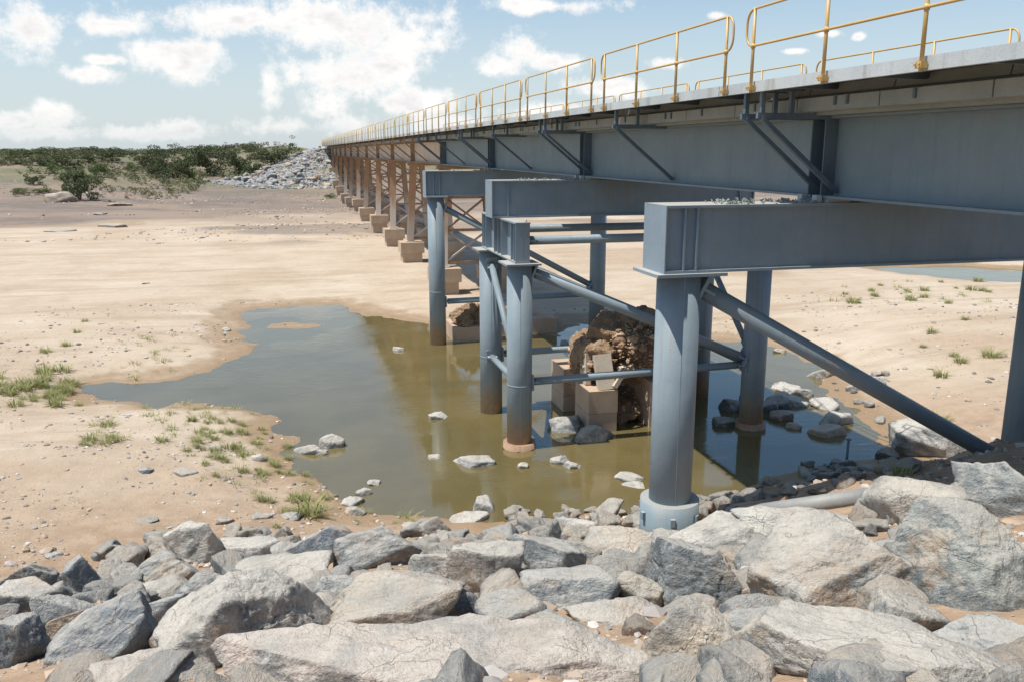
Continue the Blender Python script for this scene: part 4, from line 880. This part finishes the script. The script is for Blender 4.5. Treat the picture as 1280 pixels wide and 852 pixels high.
# ------------------------------------------------------------------ grass
def tuft_mesh(seed, blades, h, spread):
    blades = int(blades*1.3)
    r = np.random.default_rng(seed); V, F, A = [], [], []
    for k in range(blades):
        a = r.uniform(0, 6.28); q = r.uniform(0, 1)**0.6*spread*0.55; bx, by = q*math.cos(a), q*math.sin(a); L = h*r.uniform(0.45, 1.1); lean = r.uniform(0.1, 0.9)*spread; wd = r.uniform(0.004, 0.008)*(1+h); ca, sa = math.cos(a+r.normal()*0.5), math.sin(a+r.normal()*0.5)
        i0 = len(V); v = r.uniform(0, 1)
        for j, f in enumerate((0, 0.5, 1.0)):
            x = bx+ca*lean*f*f; y = by+sa*lean*f*f; z = L*(f-0.22*f*f)-0.02; ww = wd*(1-f*0.85)
            V += [(x-sa*ww, y+ca*ww, z), (x+sa*ww, y-ca*ww, z)]; A += [v, v]
        F += [(i0, i0+1, i0+3, i0+2), (i0+2, i0+3, i0+5, i0+4)]
    me = np_mesh('grass_tuft', V, F, True); at = me.attributes.new('leafvar', 'FLOAT', 'POINT'); at.data.foreach_set('value', np.array(A, np.float32)); return me
TUFT = [tuft_mesh(50+k, 70, 0.24, 0.20) for k in range(5)]; [m_.materials.append(M_GRASS) for m_ in TUFT]
THIN = [tuft_mesh(70+k, 22, 0.20, 0.22) for k in range(4)]; [m_.materials.append(M_GRASS) for m_ in THIN]
def tuft(px, py, s, label, group, var=TUFT):
    p = hit_ground(px, py)
    if water_sd(np.array([p[:2]]))[0] < 0.03: return
    o = link('grass_tuft', random.choice(var), None, None, tuple(float(c) for c in p)); q = s*random.uniform(0.85, 1.15); o.scale = (q*1.15, q*1.15, q*0.9); o.rotation_euler = (0, 0, random.uniform(0, 6.28))
    tag(o, label, 'grass', group)
for (px, py, s, lb) in [(57,440,1.5,'round grass tuft on the left sand, the upper left of three'),(82,432,1.2,'round grass tuft right of the upper left one'),(96,416,1.3,'grass tuft farthest out on the left sand'),(106,402,1.0,'tiny grass tuft beyond the others on the left sand'),
    (57,466,2.2,'thick grass tuft at the left above the inlet'),(78,464,2.0,'loose grass tuft right of the thick one'),(1170,528,2.6,'tall grass tuft behind the bright grey boulder'),(1240,446,2.0,'bushy green tuft alone on the right-hand sand'),(1154,434,1.0,'small tuft on the right-hand sand, nearer the brace'),(1165,416,1.3,'middle of three tufts on the right-hand sand'),
    (1200,452,1.6,'tuft left of the bushy one on the right-hand sand'),(1192,445,1.4,'thin tuft behind the tuft left of the bushy one'),(1177,470,1.8,'pale tuft on the right-hand sand above the tall one'),(1207,400,1.4,'tuft at the far right under the crossbeam'),(1126,596,1.5,'grass tuft between the stones under the diagonal brace'),
    (388,642,2.0,'green grass tuft at the end of the sand'),(1085,665,0.6,'sprig between whitish boulders')]:
    tuft(px, py, s, lb, 'grass tufts on the sand')
for j in range(34): tuft(random.gauss(48, 36), random.gauss(494, 11), random.uniform(0.9, 1.9), 'green grass tuft in the thick patch at the left end of the inlet', 'grass patch at the left end of the inlet')
for j in range(105): 
    f = random.random(); tuft(215+f*185+random.gauss(0, 22), 520+f*100+random.gauss(0, 22), random.uniform(0.5, 1.15), 'short grass tuft on the point of sand left of the pool', 'grass along the left shore', random.choice([TUFT, THIN]))
for j in range(26): tuft(random.uniform(180, 325), random.gauss(514, 5), random.uniform(0.6, 1.2), 'short grass tuft along the near edge of the inlet', 'grass along the inlet', THIN)
for j in range(26): tuft(random.gauss(195, 22), random.gauss(440, 16), random.uniform(0.6, 1.3), 'sparse pale grass tuft on the sand beyond the inlet', 'sparse grass beyond the inlet', THIN)
for j in range(16): tuft(random.uniform(95, 165), random.gauss(545, 8), random.uniform(0.7, 1.4), 'small grass tuft on the near sand below the inlet', 'grass below the inlet', random.choice([TUFT, THIN]))
for j in range(30): tuft(random.uniform(1010, 1250), random.uniform(352, 380), random.uniform(0.8, 2.0), 'distant weed on the brown flat before the far stream', 'weeds before the far stream', random.choice([TUFT, THIN]))
for j in range(14): tuft(random.uniform(400, 560), random.uniform(636, 655), random.uniform(0.5, 1.0), 'tiny grass sprig along the front shore', 'sprigs along the front shore', THIN)

# ------------------------------------------------------------------ shrubs and scrub on the far bank
def crown_mesh(seed, n, leaf, lumps=9, flat=0.75):
    r = np.random.default_rng(seed); C = r.normal(size=(lumps, 3))*np.array([0.42, 0.42, 0.26])+np.array([0, 0, 0.62]); R = r.uniform(0.26, 0.46, lumps)
    k = r.integers(0, lumps, n); D = r.normal(size=(n, 3)); D /= np.linalg.norm(D, axis=1)[:,None]
    P = C[k]+D*(R[k]*r.uniform(0.45, 1.05, n)**0.5)[:,None]*np.array([1, 1, flat]); P[:,2] = np.maximum(P[:,2], 0.04)
    U = r.normal(size=(n, 3)); U /= np.linalg.norm(U, axis=1)[:,None]; Wv = np.cross(U, r.normal(size=(n, 3))); Wv /= np.linalg.norm(Wv, axis=1)[:,None]
    s = leaf*r.uniform(0.6, 1.4, (n, 1)); V = np.stack([P-U*s, P+Wv*s*0.55, P+U*s, P-Wv*s*0.55], 1).reshape(-1, 3)
    me = np_mesh('crown', V, np.arange(4*n).reshape(n, 4), False); at = me.attributes.new('leafvar', 'FLOAT', 'POINT'); at.data.foreach_set('value', np.repeat(r.uniform(0, 1, n), 4).astype(np.float32)); return me
CR_A = [crown_mesh(20+k, 3200, 0.042, 12) for k in range(5)]; [m_.materials.append(M_LEAF) for m_ in CR_A]
CR_B = [crown_mesh(40+k, 2200, 0.042, 10) for k in range(3)]; [m_.materials.append(M_LEAF2) for m_ in CR_B]
CR_T = [crown_mesh(60+k, 420, 0.06, 7, 0.6) for k in range(3)]; [m_.materials.append(M_LEAF) for m_ in CR_T]
def stem_mesh(seed, top=0.6):
    r = random.Random(seed); b = MB()
    for k in range(5):
        a = k*1.26+r.uniform(-.4, .4); m1 = (0.10*math.cos(a), 0.10*math.sin(a), top*0.45); m2 = (0.34*math.cos(a), 0.34*math.sin(a), top*r.uniform(0.9, 1.25))
        b.tube((0.02*math.cos(a), 0.02*math.sin(a), -0.08), m1, 0.028, 0.02, 6, False); b.tube(m1, m2, 0.02, 0.008, 6, False)
    return b.mesh('trunk')
STEM = [stem_mesh(k) for k in range(3)]; [m_.materials.append(M_WOOD) for m_ in STEM]
def shrub(px, py, wpx, hpx, label, crowns=CR_A, name='shrub', cat='shrub', group='shrubs on the far bank'):
    p = hit_ground(px, py); d = depth_of(p); wd = wpx*d/FPX/1.45; ht = hpx*d/FPX/1.15
    t = thing(name, label, cat, tuple(float(c) for c in p), group); t.rotation_euler = (0, 0, random.uniform(0, 6.28)); t.scale = (wd, wd, ht)
    link('crown', random.choice(crowns), None, t); link('trunk', random.choice(STEM), None, t)
SHR = [(100,250,36,30,'round dark shrub beside the large brown boulder',CR_A),(94,228,34,16,'shrub just behind the one at the brown boulder',CR_A),(126,222,20,18,'bright green shrub right of the boulder shrubs',CR_B),(83,208,32,14,'shrub on the slope above the boulder shrubs',CR_A),(68,216,16,12,'small bright shrub left of the boulder shrubs',CR_B),
 (42,231,18,12,'small dark shrub low on the left bank',CR_A),(222,222,30,24,'tall dark shrub at the middle of the far bank',CR_A),(205,212,34,24,'broad shrub left of the tall dark one',CR_A),(262,218,40,30,'largest bush on the far bank',CR_A),(257,195,28,11,'bush on the skyline above the largest bush',CR_A),(300,216,26,24,'dark bush right of the largest bush',CR_A),(285,206,20,18,'bush between the two dark bushes',CR_A),
 (345,206,44,20,'long dark bush below the crest beside the riprap heap',CR_A),(328,200,24,14,'bush left of the long dark one below the crest',CR_A),(196,222,32,18,'low dark thicket on the gravel edge',CR_A),(178,208,24,16,'shrub left of the low dark thicket',CR_A),(140,202,26,14,'shrub on the upper bank left of the middle',CR_A),(112,203,22,12,'olive shrub on the upper left bank',CR_A),(150,196,22,10,'shrub near the skyline left of the middle',CR_A),
 (200,195,26,7,'bush on the skyline left of the largest bush',CR_A),(30,196,40,9,'low thicket on the skyline at the left edge',CR_A),(72,195,38,9,'low thicket on the skyline right of the left edge',CR_A),(116,193,30,9,'low thicket on the skyline above the olive shrub',CR_A),(312,190,20,9,'low bush on the crest of the hill',CR_A),(240,206,18,14,'bright bush between the tall and the largest bush',CR_B),
 (50,206,26,10,'olive shrub on the slope at the left',CR_A),(14,206,24,10,'shrub at the left edge of the slope',CR_A),(164,214,18,10,'small bush on the slope left of the low thicket',CR_B),(240,224,14,10,'small bush on the gravel edge below the largest bush',CR_B),(318,218,18,12,'bush at the foot of the hill by the riprap',CR_A),(24,241,22,6,'low green herbs on the left bank foot',CR_B),(50,241,24,6,'low green herbs right of those at the left bank foot',CR_B),
 (413,248,14,6,'small green weed at the foot of the far riprap',CR_B)]
for (px, py, wp, hp, lb, cr) in SHR: shrub(px, py, wp, hp, lb, cr)
for (px, py, wp, hp, lb) in [(219,190,14,10,'thin small tree on the skyline at the middle of the bank'),(362,187,14,12,'thin pale tree on the skyline by the bridge end'),(280,188,9,7,'tiny tree on the skyline left of the crest'),(295,188,7,8,'tiny thin tree on the skyline right of its twin')]:
    shrub(px, py, wp, hp, lb, CR_T, 'tree', 'tree', 'small trees on the skyline')
dp = hit_ground(114, 250); b = MB(tuple(dp))
for k in range(7):
    a = random.uniform(0, 6.28); b.tube(Vector(dp)+Vector((0, 0, -0.1)), Vector(dp)+Vector((math.cos(a)*0.9, math.sin(a)*0.9, random.uniform(0.9, 2.0))), 0.05, 0.015, 6, False)
tag(b.build('dead_bush', M_DEAD), 'bleached leafless bush right of the dark boulder shrub', 'dead shrub')
def scrub(n, box, size, label, m, seed, vmin):
    r = np.random.default_rng(seed); A = np.c_[r.uniform(box[0], box[2], n), r.uniform(box[1], box[3], n)]; q = np.c_[A*0.035, np.zeros(n)]
    yv = A[:,1]-0.10*np.clip(A[:,0], -60, 40); dxx = np.maximum(np.abs(A[:,0]-9.15)-3.4, 0)
    A = A[(fbm(q, 7, 3) > vmin) & (yv > 128) & ((dxx > 20) | (A[:,1] > 176) & (dxx > 6))]; h, _ = height(A); V, F = [], []
    base = crown_mesh(99, 46, 0.16, 4, 0.7); co = np.empty(len(base.vertices)*3, np.float32); base.vertices.foreach_get('co', co); co = co.reshape(-1, 3); bpy.data.meshes.remove(base)
    s = r.uniform(0.5, 1.5, len(A))*size*(1+A[:,1]/500); a = r.uniform(0, 6.28, len(A)); X = co[None,:,0]*np.cos(a)[:,None]-co[None,:,1]*np.sin(a)[:,None]; Y = co[None,:,0]*np.sin(a)[:,None]+co[None,:,1]*np.cos(a)[:,None]
    Vv = np.stack([X*s[:,None]+A[:,0:1], Y*s[:,None]+A[:,1:2], co[None,:,2]*s[:,None]*0.62+h[:,None]], 2).reshape(-1, 3)
    me = np_mesh('scrub', Vv, np.arange(len(Vv)).reshape(-1, 4), False); at = me.attributes.new('leafvar', 'FLOAT', 'POINT'); at.data.foreach_set('value', np.repeat(r.uniform(0, 1, len(Vv)//4), 4).astype(np.float32))
    tag(link('scrub', me, m), label, 'scrub', None, 'stuff')
scrub(9000, (-150, 125, 30, 330), 0.62, 'olive spinifex and low scrub covering the far bank', M_SPIN, 3, -0.25)
scrub(2600, (-500, 300, 300, 900), 0.85, 'dark low scrub along the distant plain', M_LEAF, 4, -0.2)
scrub(2600, (-150, 135, 30, 330), 0.8, 'darker low bushes scattered through the scrub of the far bank', M_LEAF, 9, 0.0)
